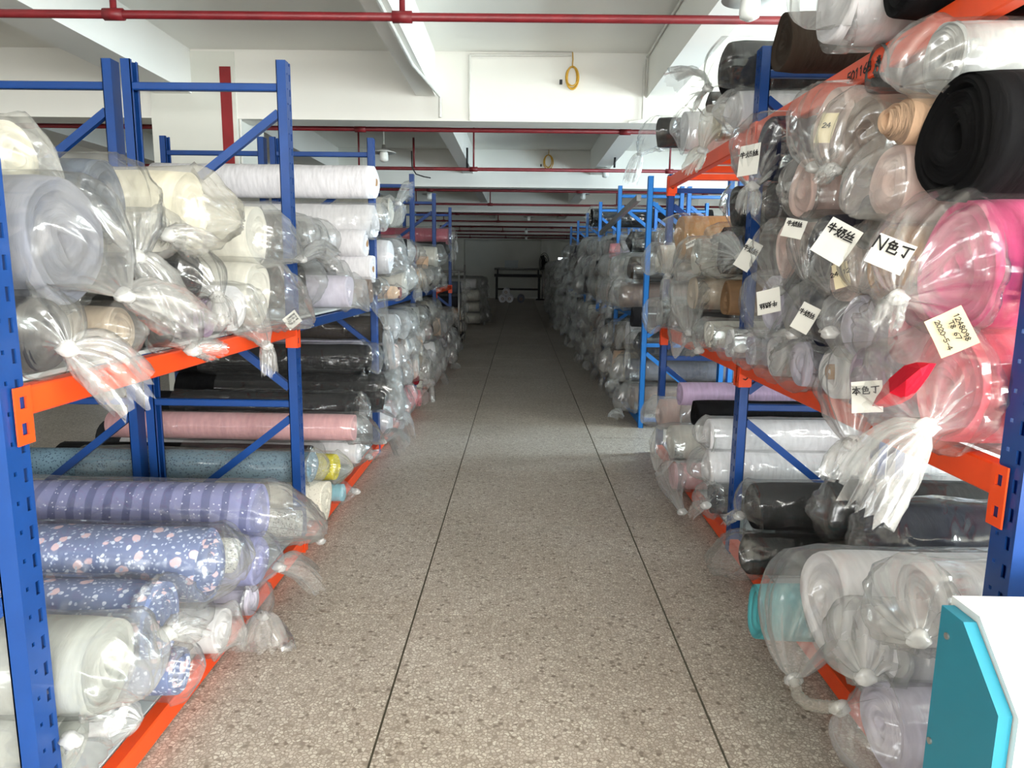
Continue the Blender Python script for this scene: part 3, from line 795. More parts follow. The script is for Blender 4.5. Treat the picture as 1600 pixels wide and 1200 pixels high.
RY = [1.41, 3.27, 5.13]
XRF, XRB = 1.04, 1.755
right_rack = empty('storage_rack', (0, 0, 0), 'dark blue steel rack with red-orange beams on three levels, beside the white and teal cabinet', 'rack')
for i, y in enumerate(RY):
    z1 = (2.9, 2.33, 2.03)[i]
    frame(right_rack, y, XRF, XRB, z1, M['navy'], -1, True, wy=.075)
    frame(right_rack, y, 1.80, 2.51, z1, M['navy'], -1, False, wy=.075)
for i in range(2):
    y0, y1 = RY[i] + .077, RY[i + 1] - .002
    for z0, z1, m in ((.012, .075, 'redorange'), (.885, .955, 'redorange'), (1.935, 2.012, 'redorange')):
        rack_beam(right_rack, XRF - .004, -1, y0, y1, z0, z1, M[m], z0 > .5, plate_h=.135)
        for xb in (XRB + .045, 2.47): rack_beam(right_rack, xb, 1, y0, y1, z0, z1, M[m], False)
    for z in (.957, .062):
        MB().box(XRF + .05, 2.45, y0 + .004, y1 - .004, z, z + .012).build('shelf_board', M['board'], right_rack)
    for k in range(5):
        yk = y0 + .15 + k * (y1 - y0 - .3) / 4
        MB().box(XRF + .046, 2.47, yk - .03, yk + .03, 1.972, 2.010).build('cross_bar', M['redorange'], right_rack)
U0, V0, N0 = np.array([0, -1.0, 0]), np.array([0, 0, 1.0]), np.array([-1.0, 0, 0])
for yb, zb in ((RY[1] + .055, .893), (RY[1] + .055, 1.94), (RY[2] + .055, 1.94)):
    pass
ink_on(right_rack, np.array([XRF - .0085, 2.22, 1.955]), U0, V0, N0, '50116B 米', .028, .004, -.16, 0, adv=.95)
for yy, zz in ((RY[1] + .03, .858), (RY[2] - .0, 1.925)):
    Un = np.array([1.0, 0, 0]); Nn_ = np.array([0, -1.0, 0])
    mbx = MB().box(XRF - .006, XRF + .05, yy - .034, yy - .030, zz - .03, zz + .075)
    mbx.build('beam_bracket', M['redorange'], right_rack)
    ink_on(right_rack, np.array([XRF + .004, yy - .0345, zz]), Un, V0, Nn_, 'J', .03, .005, .0, 0, name='bracket_mark')

BY = [6.02, 7.86, 9.74, 11.6, 13.45, 15.3]
blue_rack = empty('storage_rack', (0, 0, 0), 'bright sky-blue steel rack row beyond the dark blue rack, heaped with bagged rolls', 'rack')
for i, y in enumerate(BY):
    z1 = 2.13 if i == 0 else 2.26
    frame(blue_rack, y, 1.05, 1.76, z1, M['sky'], -1, i == 0, wy=.06)
    frame(blue_rack, y, 1.80, 2.52, z1, M['sky'], -1, False, wy=.06)
for i in range(len(BY) - 1):
    y0, y1 = BY[i] + .062, BY[i + 1] - .002
    for z0 in (.02, .93):
        rack_beam(blue_rack, 1.055, -1, y0, y1, z0, z0 + .055, M['sky'], False)
        rack_beam(blue_rack, 2.51, 1, y0, y1, z0, z0 + .055, M['sky'], False)
        MB().box(1.1, 2.46, y0 + .004, y1 - .004, z0 + .057, z0 + .067).build('shelf_board', M['board'], blue_rack)
MB().bar((1.02, 6.3, 1.98), (1.02, 9.2, 1.82), .04, .05).build('tie_strut', M['steel'], blue_rack)

def Lr(label, px, py, xf, *a, **k): return roll(label, px, py, -xf, *a, **k)
def Rr(label, px, py, xf, *a, **k): return roll(label, px, py, xf, *a, **k)
Z1, Z0 = 1.118, .076
ZT, ZM = 2.012, .970
def place_all():
    # ------------------------------------------------------------------ rolls placed one by one: navy-blue rack row (left of the aisle)
    g1 = 'bagged rolls on the upper shelf behind the first orange beam'
    Lr('large grey-lilac roll in a clear bag knotted beside it, next to the slotted front post', 103, 388, 1.07, .145, 'grey', (195, 462, .93), (284, 500, .88), .07, F_CLEAR, full=.5, group=g1)
    Lr('dark charcoal roll low by the slotted front post, bag knotted in a starburst', 84, 528, 1.06, .085, 'charcoal', (106, 546, .97), (196, 603, .92), .085, F_CLEAR, group=g1, zmin=Z1, amp=.016)
    Lr('cream roll at the very top of the pile beside the slotted front post', 20, 282, 1.22, .085, 'cream', (95, 284, 1.12), None, milk=F_MILKY, group=g1, knot=False)
    Lr('dark slate roll in an upright twisted clear bag beside the cream bundle', 168, 312, 1.14, .095, 'slate', (212, 402, .95), (272, 482, .90), .055, F_CLEAR, full=.45, amp=.02, group=g1)
    Lr('fat cream bundle in a yellowed bag on top of the pile near the second post', 300, 332, 1.07, .125, 'cream', (374, 348, .97), None, milk=F_YEL, lump=.06, group=g1, full=.45, knot=False)
    Lr('small pale bundle with a white twisted bag end under the cream bundle', 238, 350, 1.02, .055, 'offwhite', (262, 368, .94), (312, 386, .9), .035, F_MILKY, group=g1)
    Lr('black roll hidden between the grey-lilac roll and the purple one', 205, 452, 1.15, .08, 'black', group=g1, milk=F_CLEAR)
    Lr('dark roll in a clear bag tied in a bow, above the purple roll', 296, 432, 1.10, .085, 'charcoal', (340, 465, .95), (348, 505, .93), .05, F_CLEAR, amp=.018, group=g1)
    Lr('khaki and white layered roll end resting on the orange beam', 188, 546, 1.05, .066, 'beige', milk=F_HAZY, group=g1, zmin=Z1)
    Lr('black roll in a clear bag knotted over the orange beam, white slip beneath its knot', 262, 532, 1.07, .082, 'black', (301, 548, .95), (337, 551, .91), .03, F_CLEAR, full=.5, amp=.018, group=g1, zmin=Z1)
    Lr('purple roll showing through a clear bag just above the orange beam', 320, 508, 1.04, .068, 'mauve', (345, 500, .97), None, milk=F_CLEAR, group=g1, zmin=Z1)
    Lr('off-white ribbed roll whose bag is twisted into a spout toward the white rolls', 402, 378, 1.07, .115, 'offwhite', (470, 405, .94), (520, 408, .9), .035, F_HAZY, full=.5, group=g1)
    e = Lr('off-white ribbed roll in a big loose bag with a printed slip, by the second post', 400, 452, 1.06, .125, 'offwhite', (488, 505, .93), None, milk=F_HAZY, full=.42, amp=.018, group=g1, knot=False)
    paper_label(e, 457, 500, -.935, .075, .055, 30, None, nrm=(.75, -.6, .25), org=org(e), lines=[('1248098', .008, .012), ('52170-3', .008, 0), ('12-0-44', .008, -.012)], seed=3)
    Lr('white roll with a limp bag end hanging down over the orange beam', 372, 508, 1.05, .085, 'white', (416, 540, .96), (421, 582, .955), .028, F_HAZY, full=.5, amp=.02, group=g1, zmin=Z1)

    g2 = 'long white rolls stacked on the upper shelf between the second and third posts'
    Lr('topmost long white roll of the stack, bare fabric, its tube hole showing', 588, 286, .99, .112, 'white', milk=F_CLEAR, amp=.008, hole=.016, tube=True, group=g2, nobag=True, L=1.5)
    Lr('long white roll second from the top of the stack, end wrapped in crinkled film', 586, 346, .99, .11, 'white', (600, 362, .93), None, milk=F_HAZY, amp=.016, group=g2, knot=False)
    Lr('long white roll with a dark print line round it, middle of the stack', 572, 386, 1.03, .088, 'white', hole=.016, tube=True, nobag=True, group=g2)
    Lr('long white roll with loose bag folds, fourth from the top of the stack', 580, 424, 1.0, .094, 'white', hole=.014, tube=True, nobag=True, group=g2)
    Lr('lowest long white roll of the stack, end of crumpled film', 545, 470, 1.03, .095, 'palelilac', (575, 486, .95), None, milk=F_MILKY, amp=.02, group=g2, knot=False, zmin=Z1)
    Lr('white roll in a ballooning clear bag behind the stack of long white rolls', 609, 402, .97, .125, 'white', (632, 420, .9), None, milk=F_HAZY, full=.45, group=g2)
    Lr('white roll in crumpled film just under the lamp, behind the topmost white roll', 611, 330, .98, .10, 'offwhite', (622, 318, .9), (640, 300, .86), .05, F_MILKY, group=g2, amp=.02)
    Lr('thin black roll end wedged beneath the stacked white rolls', 592, 448, .98, .055, 'black', milk=F_CLEAR, group=g2)
    Lr('taupe roll in a clear bag whose long tail hangs to the bar below', 580, 498, 1.0, .08, 'taupe', (604, 512, .93), (610, 572, .92), .045, F_CLEAR, group=g2, zmin=Z1)
    Lr('small peach roll end beside the maroon one', 617, 470, .95, .05, 'peach', milk=F_CLEAR, group=g2, zmin=Z1, tele=.03)
    Lr('small maroon roll end under the peach one', 626, 492, .93, .045, 'maroon', nobag=True, group=g2, zmin=Z1)

    g3 = 'rolls on the floor level behind the orange kick beam'
    Lr('large grey-white roll in a frosted bag, low beside the slotted front post', 165, 1062, 1.0, .115, 'ash', (224, 1086, .91), None, milk=F_HAZY, full=.4, amp=.02, group=g3, knot=False, zmin=Z0 + .05)
    Lr('small grey-white bundle in film on the bare white board', 78, 1168, 1.06, .075, 'ash', (112, 1156, 1.0), None, milk=F_HAZY, group=g3, zmin=Z0)
    Lr('stub of layered white cloth under the large grey-white roll', 168, 1132, 1.02, .045, 'white', milk=F_HAZY, group=g3, zmin=Z0, sq=.9)
    Lr('blue floral roll with pink blossoms, layered end showing, upper of the two', 326, 882, .99, .118, 'floral', (372, 905, .9), None, milk=F_CLEAR, group=g3, hole=.03, rings=11, full=.4, knot=False)
    Lr('blue floral roll under the other, bag scrunched over its end', 255, 968, 1.0, .105, 'floral', (262, 990, .89), (300, 985, .87), .04, F_CLEAR, group=g3, amp=.018, full=.5)
    Lr('short end of dark blue floral cloth folded against the orange kick beam', 278, 1048, .97, .068, 'floral', (318, 1052, .9), None, milk=F_CLEAR, group=g3, L=.9, zmin=Z0, full=.4, knot=False)
    Lr('white cloth in a crumpled milky bag between the floral rolls and the kick beam', 345, 985, .98, .075, 'white', (378, 1002, .92), None, milk=F_MILKY, amp=.02, group=g3, zmin=Z0, knot=False)
    Lr('white lace roll end of tight scalloped layers beside the floral roll', 365, 868, .97, .062, 'sequin', milk=F_CLEAR, group=g3)
    Lr('powder-blue roll in a clear bag knotted toward the aisle', 402, 876, .96, .09, 'periwinkle', (436, 886, .87), (486, 905, .82), .055, F_CLEAR, group=g3, full=.5)
    Lr('pale pink roll with its bag tied in a starburst low over the aisle floor', 393, 938, .98, .06, 'palelilac', (411, 962, .9), (415, 1018, .86), .07, F_CLEAR, group=g3, zmin=Z0)
    Lr('blue-violet striped roll with tiny dots, long side showing', 408, 798, 1.03, .105, 'stripe', (505, 832, .85), None, milk=F_HAZY, full=.34, amp=.015, group=g3, knot=False)
    Lr('speckled grey and white sequin roll end below the striped roll', 464, 818, .98, .06, 'sequin', (500, 845, .9), None, milk=F_CLEAR, group=g3, zmin=Z0)
    Lr('bare cream lace roll with spiral end beside the second post', 506, 785, .96, .10, 'lace', nobag=True, rings=12, hole=.014, group=g3, zmin=Z0)
    Lr('teal dotted roll lying on the cream lace roll', 488, 730, 1.02, .078, 'tealdot', (505, 735, .95), None, milk=F_HAZY, group=g3, knot=False)
    Lr('yellow dotted roll with its end folded down', 522, 730, .97, .072, 'yellowdot', milk=F_CLEAR, group=g3, tele=.03)
    Lr('small light-blue roll end under the yellow one', 534, 778, .97, .05, 'lightblue', (556, 768, .9), None, milk=F_CLEAR, group=g3, zmin=Z0)
    Lr('long white roll under the pink one, between the second and third posts', 558, 704, .98, .082, 'white', (576, 714, .93), (585, 712, .91), .03, F_CLEAR, group=g3)
    Lr('long dusty pink roll in clear film lying under black rolls', 552, 668, 1.0, .078, 'pink', (598, 690, .88), (628, 700, .85), .05, F_CLEAR, group=g3, full=.4)
    Lr('long black roll in shiny film directly on the dusty pink roll', 556, 634, 1.02, .08, 'black', (572, 655, .95), None, milk=F_CLEAR, amp=.018, group=g3, knot=False)
    Lr('fat black roll in shiny film, its bare end facing the aisle', 598, 612, .96, .13, 'black', (624, 652, .88), (642, 676, .86), .05, F_CLEAR, amp=.018, group=g3, full=.4)
    e = Lr('black roll with a white slip on its film, right under the upper shelf', 575, 562, 1.06, .105, 'black', (590, 585, .98), None, milk=F_CLEAR, amp=.018, group=g3, knot=False)
    Lr('pale lilac roll in film behind the third post bars', 566, 545, 1.12, .06, 'palelilac', milk=F_HAZY, group=g3)

    # ------------------------------------------------------------------ rolls placed one by one: dark blue rack with red-orange beams
    h0 = 'rolls on the top red-orange shelf'
    Rr('dark brown bare bolt standing out over the top red-orange beam', 1222, 66, 1.0, .115, 'brown', nobag=True, hole=.012, group=h0, zmin=ZT, sq=.95)
    Rr('fluffy white roll in torn film bulging over the top beam', 1312, 24, .93, .145, 'white', (1258, 45, .84), None, milk=F_HAZY, group=h0, zmin=ZT, full=.35, lump=.05, knot=False)
    Rr('black bare roll beside the fluffy white one on the top shelf', 1400, 8, .98, .105, 'black', nobag=True, group=h0, zmin=ZT)
    Rr('black bare roll near the written beam, top shelf', 1510, -20, 1.02, .11, 'black', nobag=True, group=h0, zmin=ZT)
    Rr('black roll in a clear bag, tied to a cream bag end like a balloon', 1148, 118, .99, .125, 'black', (1106, 138, .88), (1066, 143, .80), .085, F_CLEAR, group=h0)
    Rr('thin black roll under the balloon-like bag end', 1108, 160, .98, .055, 'black', milk=F_CLEAR, group=h0)
    Rr('white cloth with a slim tube end, beside the dark blue post top', 1158, 168, 1.0, .085, 'white', milk=F_MILKY, hole=.03, tele=.05, group=h0, amp=.02, zmin=ZT)
    Rr('cream bundle in a yellowed bag drooping over the top beam', 1120, 205, .97, .075, 'cream', (1098, 235, .9), (1080, 262, .87), .05, F_YEL, group=h0, zmin=ZT)
    Rr('white bolt in film lying next to the black striped one', 1068, 205, .97, .115, 'white', milk=F_HAZY, group=h0, zmin=ZT)
    Rr('black roll in loose clear film at the end of the top shelf', 1026, 212, .97, .10, 'black', (1000, 240, .86), (984, 284, .80), .075, F_CLEAR, group=h0, zmin=ZT, full=.45)
    h1 = 'bagged rolls heaped on the middle red-orange shelf'
    e = Rr('dark navy roll in a clear bag bearing a handwritten slip, just under the top beam', 1200, 232, 1.0, .125, 'navy', (1176, 292, .88), (1166, 330, .87), .05, F_CLEAR, group=h1, full=.45)
    paper_label(e, 1170, 250, .86, .085, .12, 4, '牛奶丝', .024, org=org(e), yoff=.01, seed=11)
    e = Rr('pale pink roll in a clear bag with a worn slip, under the top beam', 1302, 198, 1.0, .125, 'palepink', (1272, 262, .9), None, milk=F_HAZY, full=.42, group=h1)
    paper_label(e, 1291, 200, .865, .05, .085, -8, None, mat='cream_paper', org=org(e), lines=[('24', .014, .0)], seed=12)
    Rr('pale pink roll bundled in a tight bag under the other pink one', 1256, 292, .97, .10, 'palepink', (1228, 300, .88), None, milk=F_HAZY, group=h1, lump=.05, knot=False)
    Rr('grey foam roll squeezed under the top beam', 1372, 112, 1.04, .07, 'foam', nobag=True, group=h1, hole=.01)
    Rr('silver-grey roll in a shiny bag with a pouch of film at its end', 1478, 122, .96, .08, 'silver', (1408, 135, .87), None, milk=F_CLEAR, group=h1, full=.3, amp=.018, knot=False)
    Rr('dark taupe roll in a long clear bag with a white knotted corner', 1350, 215, 1.0, .115, 'taupe', (1302, 266, .86), (1284, 282, .83), .018, F_HAZY, group=h1, full=.42)
    Rr('peach roll of folded layers poking out bare from its bag', 1415, 212, .93, .055, 'peach', nobag=True, group=h1, tele=.05, rings=10, hole=.02)
    Rr('pink roll in a big milky bag below the peach folded roll', 1392, 285, .98, .10, 'palepink', (1326, 335, .87), None, milk=F_MILKY, full=.4, group=h1, knot=False)
    Rr('huge bare black roll of many layers above the hot pink one', 1498, 238, .95, .14, 'black', nobag=True, group=h1, rings=12, hole=.03)
    Rr('charcoal roll between the handwritten slips, below the milky bag', 1368, 358, .97, .078, 'charcoal', nobag=True, group=h1, lump=.04)
    Rr('charcoal roll in film beneath the dark navy roll with its slip', 1206, 318, 1.0, .085, 'charcoal', (1180, 320, .92), None, milk=F_HAZY, group=h1, knot=False)
    Rr('black cloth draped over the post at the far end of the middle shelf', 1150, 330, 1.03, .10, 'black', milk=F_CLEAR, group=h1)
    e = Rr('pink and grey roll with a tilted slip tucked in its bag', 1228, 392, 1.0, .105, 'palepink', (1215, 455, .89), None, milk=F_HAZY, full=.42, group=h1)
    paper_label(e, 1240, 357, .875, .075, .06, -12, '牛奶丝', .017, org=org(e), yoff=.006, seed=13)
    e = Rr('navy roll under the largest tilted handwritten slip', 1284, 392, 1.01, .105, 'navy', (1262, 440, .92), None, milk=F_CLEAR, group=h1, knot=False)
    paper_label(e, 1306, 377, .83, .10, .10, -28, '牛奶丝', .026, org=org(e), yoff=.012, seed=14)
    e = Rr('tan roll in a hazy bag marked with a slip of three signs', 1388, 432, .99, .10, 'tan', (1345, 455, .88), None, milk=F_HAZY, group=h1, full=.42, knot=False)
    paper_label(e, 1391, 397, .78, .085, .065, -22, 'N色丁', .027, org=org(e), yoff=.0, seed=15)
    e = Rr('pale pink roll with a cream tag in its bag, beside the tan roll', 1325, 432, .98, .092, 'palepink', (1300, 455, .88), None, milk=F_HAZY, group=h1, knot=False)
    paper_label(e, 1314, 430, .865, .042, .07, 20, None, mat='cream_paper', org=org(e), lines=[('24 12', .012, .0)], seed=16)
    e = Rr('black roll whose bag is pulled into a bow beside its handwritten slip', 1132, 385, 1.02, .115, 'black', (1158, 402, .9), (1122, 394, .89), .05, F_HAZY, group=h1, full=.42)
    paper_label(e, 1169, 399, .885, .075, .115, -25, '牛奶丝', .022, org=org(e), yoff=.012, seed=17)
    Rr('navy roll squeezed in the middle of the heap under the navy one with the slip', 1268, 446, 1.0, .082, 'navy', milk=F_CLEAR, group=h1)
    e = Rr('deep navy roll in a clear bag with a bent handwritten slip near its knot', 1284, 492, .98, .105, 'navy', (1240, 522, .88), (1222, 528, .86), .02, F_CLEAR, group=h1, full=.42)
    paper_label(e, 1258, 497, .865, .062, .085, -22, '牛奶丝', .017, org=org(e), yoff=.006, seed=18)
    e = Rr('pale lilac roll in a milky bag with an upside-down handwritten slip', 1206, 474, .98, .11, 'palelilac', (1196, 525, .89), None, milk=F_HAZY, group=h1, full=.42, knot=False)
    paper_label(e, 1201, 471, .855, .085, .085, 195, '牛奶丝', .02, org=org(e), yoff=.004, seed=19)
    Rr('pale lilac roll with a shiny knotted bag between the navy and the tan roll', 1336, 492, 1.0, .09, 'palelilac', (1297, 520, .88), None, milk=F_MILKY, group=h1, full=.42)
    e = Rr('roll wrapped in brown kraft paper at the dark blue post', 1140, 466, 1.0, .075, 'tan', milk=F_CLEAR, group=h1, sq=1.15, nobag=True)
    for c_ in (e.children if e else ()): c_.data.materials[0] = M['kraft']
    Rr('white cloth in a clear bag with a shredded end on the shelf edge', 1140, 538, .98, .065, 'white', (1125, 545, .89), None, milk=F_HAZY, group=h1, zmin=ZM, knot=False)
    Rr('pale lilac cloth in a crinkled bag on the shelf edge by the marked bracket', 1172, 548, .97, .062, 'palelilac', (1158, 545, .89), None, milk=F_MILKY, group=h1, zmin=ZM)
    Rr('white cloth bulging in its bag over the marked bracket', 1212, 562, .96, .075, 'white', (1232, 550, .9), None, milk=F_HAZY, group=h1, zmin=ZM, full=.4, knot=False)
    Rr('white cloth in a pear-shaped bag with a blank paper flap', 1252, 572, .96, .08, 'palelilac', (1258, 535, .9), None, milk=F_HAZY, group=h1, zmin=ZM, full=.4, knot=False)
    Rr('white roll with a cardboard tube end showing, over the red-orange beam', 1300, 582, .97, .085, 'white', hole=.016, tube=True, nobag=True, group=h1, zmin=ZM)
    Rr('big hot pink roll in a milky bag with a long white knot', 1512, 408, .99, .15, 'hotpink', (1402, 466, .83), (1384, 508, .8), .02, F_HAZY, group=h1, full=.36)
    e = Rr('rose pink roll with a large crumpled printed slip above the coral roll', 1470, 525, .99, .095, 'rose', (1400, 528, .87), None, milk=F_HAZY, group=h1, full=.4, knot=False)
    paper_label(e, 1487, 519, .84, .082, .07, -58, None, org=org(e), lines=[('1248098', .0095, .016), ('T8 67', .009, .003), ('2020-5-4', .009, -.018)], seed=20, mat='cream_paper')
    Rr('coral pink roll in a bag knotted into a big ragged white tail over the beam', 1505, 652, .99, .135, 'coral', (1446, 668, .80), (1352, 770, .73), .085, F_HAZY, group=h1, zmin=ZM, full=.35)
    e = Rr('mauve roll in a drooping bag with a slip under the bright red cloth', 1352, 618, .98, .095, 'mauve', (1332, 692, .87), (1316, 742, .83), .05, F_HAZY, group=h1, full=.4, zmin=ZM)
    paper_label(e, 1354, 620, .765, .066, .07, 12, '本色丁', .018, org=org(e), yoff=.005, seed=21)
    h2 = 'bagged rolls on the far half of the middle red-orange shelf'
    Rr('tan roll whose cloth end hangs out of its bag', 1062, 372, 1.0, .135, 'tan', (1043, 432, .9), (1040, 468, .89), .04, F_CLEAR, group=h2, nobag=False, cover=.1, full=.5)
    e = Rr('off-white roll in a clear bag with pen marks on the film', 1090, 402, .96, .10, 'offwhite', (1062, 440, .86), None, milk=F_HAZY, group=h2, full=.42, knot=False)
    paper_label(e, 1080, 381, .855, .06, .03, 25, 'N2030', .011, org=org(e), yoff=-.004, seed=23)
    Rr('roll under a long curtain of crinkled clear film', 1082, 455, .97, .10, 'beige', (1078, 520, .88), (1072, 530, .87), .03, F_MILKY, group=h2, full=.35, amp=.022)
    Rr('pale roll in a hazy bag next to the bright blue post', 1030, 405, .99, .10, 'offwhite', (1012, 430, .9), None, milk=F_MILKY, group=h2, full=.42, knot=False)
    Rr('grey roll in a drooping bag next to the bright blue post', 1030, 488, .98, .095, 'silver', (1020, 520, .9), None, milk=F_MILKY, group=h2, full=.4, knot=False)
    Rr('dark grey roll lying on the far end of the middle shelf', 1072, 548, .99, .10, 'charcoal', (1055, 560, .9), None, milk=F_MILKY, group=h2, zmin=ZM, knot=False)
    Rr('pale roll spilling from the shelf beside the dark grey one', 1108, 530, .97, .07, 'offwhite', (1092, 548, .9), (1075, 545, .88), .03, F_MILKY, group=h2, zmin=ZM)
    h3 = 'rolls on the floor level under the red-orange shelf'
    Rr('huge white roll in a clear bag with a braided tie trailing on the floor', 1290, 945, .96, .155, 'white', (1240, 1062, .80), None, milk=F_HAZY, group=h3, full=.4, rings=11, hole=.015, zmin=Z0 + .1)
    Rr('long black roll in tight film gathered at a white knot', 1180, 790, .99, .10, 'black', (1155, 806, .93), (1137, 812, .9), .02, F_CLEAR, group=h3, full=.5, amp=.006)
    Rr('long black roll in wrinkled shiny film with a loose pouch toward the aisle', 1168, 865, .97, .085, 'black', (1112, 888, .88), None, milk=F_CLEAR, amp=.018, group=h3, full=.3, zmin=Z0, knot=False)
    Rr('teal cloth roll folded square, bare, jutting over the floor', 1182, 955, .82, .088, 'teal', nobag=True, group=h3, sq=1.1, hole=.03, tele=-.02, lump=.08, zmin=Z0)
    Rr('white roll in a grey-tinted bag knotted high beside the teal panel', 1432, 962, .97, .10, 'white', (1434, 998, .86), None, milk=F_MILKY, group=h3, full=.4)
    Rr('white roll in a bag tied with a short stub, beneath the huge white roll', 1378, 1042, .96, .10, 'white', (1352, 1058, .84), None, milk=F_MILKY, group=h3, full=.4)
    Rr('white roll lowest beside the teal panel, bag joined to the braided tie', 1400, 1120, .96, .11, 'palelilac', (1312, 1106, .82), None, milk=F_HAZY, group=h3, full=.35, zmin=Z0)
    Rr('long white roll above the other beneath the black roll', 1108, 684, .98, .082, 'white', (1092, 690, .92), None, milk=F_MILKY, group=h3, knot=False)
    Rr('long white roll lying on the long black one near the middle post', 1108, 735, .98, .095, 'white', (1082, 745, .9), None, milk=F_HAZY, group=h3, full=.4, knot=False)
    Rr('black cloth roll, bare, above the long white rolls', 1088, 645, .98, .085, 'black', nobag=True, group=h3, lump=.06, sq=.85)
    Rr('lilac cloth roll, bare, above the black one', 1062, 615, .97, .085, 'lilac', nobag=True, group=h3, lump=.06, sq=.85)
    Rr('dark roll in a bag at the shelf bottom beside the middle post', 1120, 778, .98, .075, 'charcoal', (1103, 790, .9), (1085, 800, .87), .03, F_MILKY, group=h3, zmin=Z0)
    Rr('pale roll in a hazy bag jutting over the aisle floor', 1048, 690, .97, .105, 'offwhite', (1030, 740, .87), None, milk=F_MILKY, group=h3, full=.4)
    Rr('pink roll in a milky bag low over the aisle floor', 1052, 752, .95, .08, 'pink', (1066, 800, .86), None, milk=F_MILKY, group=h3, zmin=Z0)
    Rr('pale roll in a milky bag right at the end of the red-orange rack floor', 1030, 645, .98, .10, 'palepink', (1008, 660, .9), None, milk=F_MILKY, group=h3, full=.4, knot=False)

def relax():
    """push overlapping rolls apart, shelf by shelf, so that they lie on and beside each other"""
    P = [dict(s=a, y=b, z=c, y0=b, z0=c, r=d, sq=e) for a, b, c, d, e in DRAFT]
    for it in range(260):
        for i in range(len(P)):
            for j in range(i + 1, len(P)):
                p, q = P[i], P[j]
                if p['s'] != q['s']: continue
                dy, dz = q['y'] - p['y'], q['z'] - p['z']; d = math.hypot(dy, dz) + 1e-6; m = .97 * (p['r'] + q['r'])
                if d < m:
                    k = .5 * (m - d) * .6 / d
                    wp, wq = q['r'] / (p['r'] + q['r']) * 2, p['r'] / (p['r'] + q['r']) * 2
                    p['y'] -= dy * k * wp; p['z'] -= dz * k * wp; q['y'] += dy * k * wq; q['z'] += dz * k * wq
        for p in P:
            p['y'] += (p['y0'] - p['y']) * .02; p['z'] += (p['z0'] - p['z']) * .02
            p['y'], p['z'] = settle(p['s'], p['y'], p['z'], p['r'], p['sq'])
    return [(p['y'], p['z']) for p in P]
DRAFT, FIXED, DRY = [], [], True
place_all(); FIXED = relax(); DRY = False; NEXT = [0]
place_all()

# folded red cloth lying across the bags
rc = atX(1405, 605, .78)
outline = [(1357, 638), (1372, 612), (1391, 590), (1413, 571), (1432, 566), (1453, 568), (1441, 588), (1428, 606), (1414, 622), (1398, 631), (1377, 636)]
ridge = [(1366, 632), (1392, 612), (1416, 594), (1438, 576)]
V_ = [atX(p, q, .79) for p, q in outline] + [atX(p, q, .762 + .006 * (k % 2)) for k, (p, q) in enumerate(ridge)] + [atX(p, q, .79) + np.array([.012, 0, 0]) for p, q in outline]
n_ = len(outline); near = [0, 0, 1, 2, 3, 3, 3, 2, 2, 1, 0]; F_ = []
for a_ in range(n_):
    b_ = (a_ + 1) % n_; ra, rb2 = n_ + near[a_], n_ + near[b_]
    F_.append((a_, b_, rb2) if ra == rb2 else (a_, b_, rb2, ra))
    F_.append((b_, a_, n_ + 4 + a_, n_ + 4 + b_))
F_.append(tuple(n_ + 4 + k for k in range(n_)))
o = mesh_obj('red_cloth', [v - rc for v in V_], F_, FAB['red'], None, False, rc)
tag(o, 'bright red folded cloth end lying across the bags above the shelf beam', 'cloth')
# braided tie of twisted film
pts_ = [atX(1240, 1062, .80), atX(1247, 1088, .79), atX(1262, 1100, .79), atX(1285, 1104, .80), atX(1310, 1106, .81)]
rb = pts_[2].copy(); mb = MB(); fine = []
for i in range(len(pts_) - 1):
    for t in np.linspace(0, 1, 8, endpoint=False): fine.append(pts_[i] * (1 - t) + pts_[i + 1] * t)
fine.append(pts_[-1])
mb.tube([p - rb for p in fine], [.012 + .006 * abs(math.sin(i * 1.1)) for i in range(len(fine))], 10)
tag(mb.build('braided_tie', FILM[F_YEL], None, True, rb), 'braided rope of twisted film hanging between two white bags', 'tie')

# ------------------------------------------------------------------ the piles: bagged rolls stacked in every other bay
RP = .12
PROTO = {}
for s in (1, -1):
    rolls, bags = [], []
    for k in range(8):
        rs = np.random.RandomState(900 + k)
        A, f = roll_geo(s, RP, 1.42, 500 + k, n=18, lump=.06, coarse=True, sq=rs.uniform(.85, 1.0), tele=rs.uniform(-.02, .05))
        me = bpy.data.meshes.new('fabric'); me.from_pydata(A.tolist(), [], f); me.polygons.foreach_set('use_smooth', [True] * len(f)); me.materials.append(FAB['white']); rolls.append((me, A, f))
    for k in range(12):
        rs = np.random.RandomState(700 + k)
        K = np.array([rs.uniform(.05, .125), rs.uniform(-.08, .08), rs.uniform(-.11, .03)])
        A, f = bag_geo(s, RP, 1.42, K, 600 + k, n=28, full=rs.uniform(.32, .55), cover=.5, amp=.024, coarse=True)
        me = bpy.data.meshes.new('plastic_bag'); me.from_pydata(A.tolist(), [], f); me.polygons.foreach_set('use_smooth', [True] * len(f)); me.materials.append(FILM[1])
        gather(me, 28, [0] * 5 + [(i / 8) ** 2 for i in range(1, 9)])
        T = K + np.array([rs.uniform(.0, .06), rs.uniform(-.09, .09), rs.uniform(-.15, -.03)])
        A2, f2 = tail_geo(s, K, T, rs.uniform(.03, .07), 650 + k, n=20, coarse=True)
        mt = bpy.data.meshes.new('bag_tail'); mt.from_pydata(A2.tolist(), [], f2); mt.polygons.foreach_set('use_smooth', [True] * len(f2)); mt.materials.append(FILM[F_MILKY])
        bags.append((me, mt, A, f, A2, f2))
    PROTO[s] = (rolls, bags)
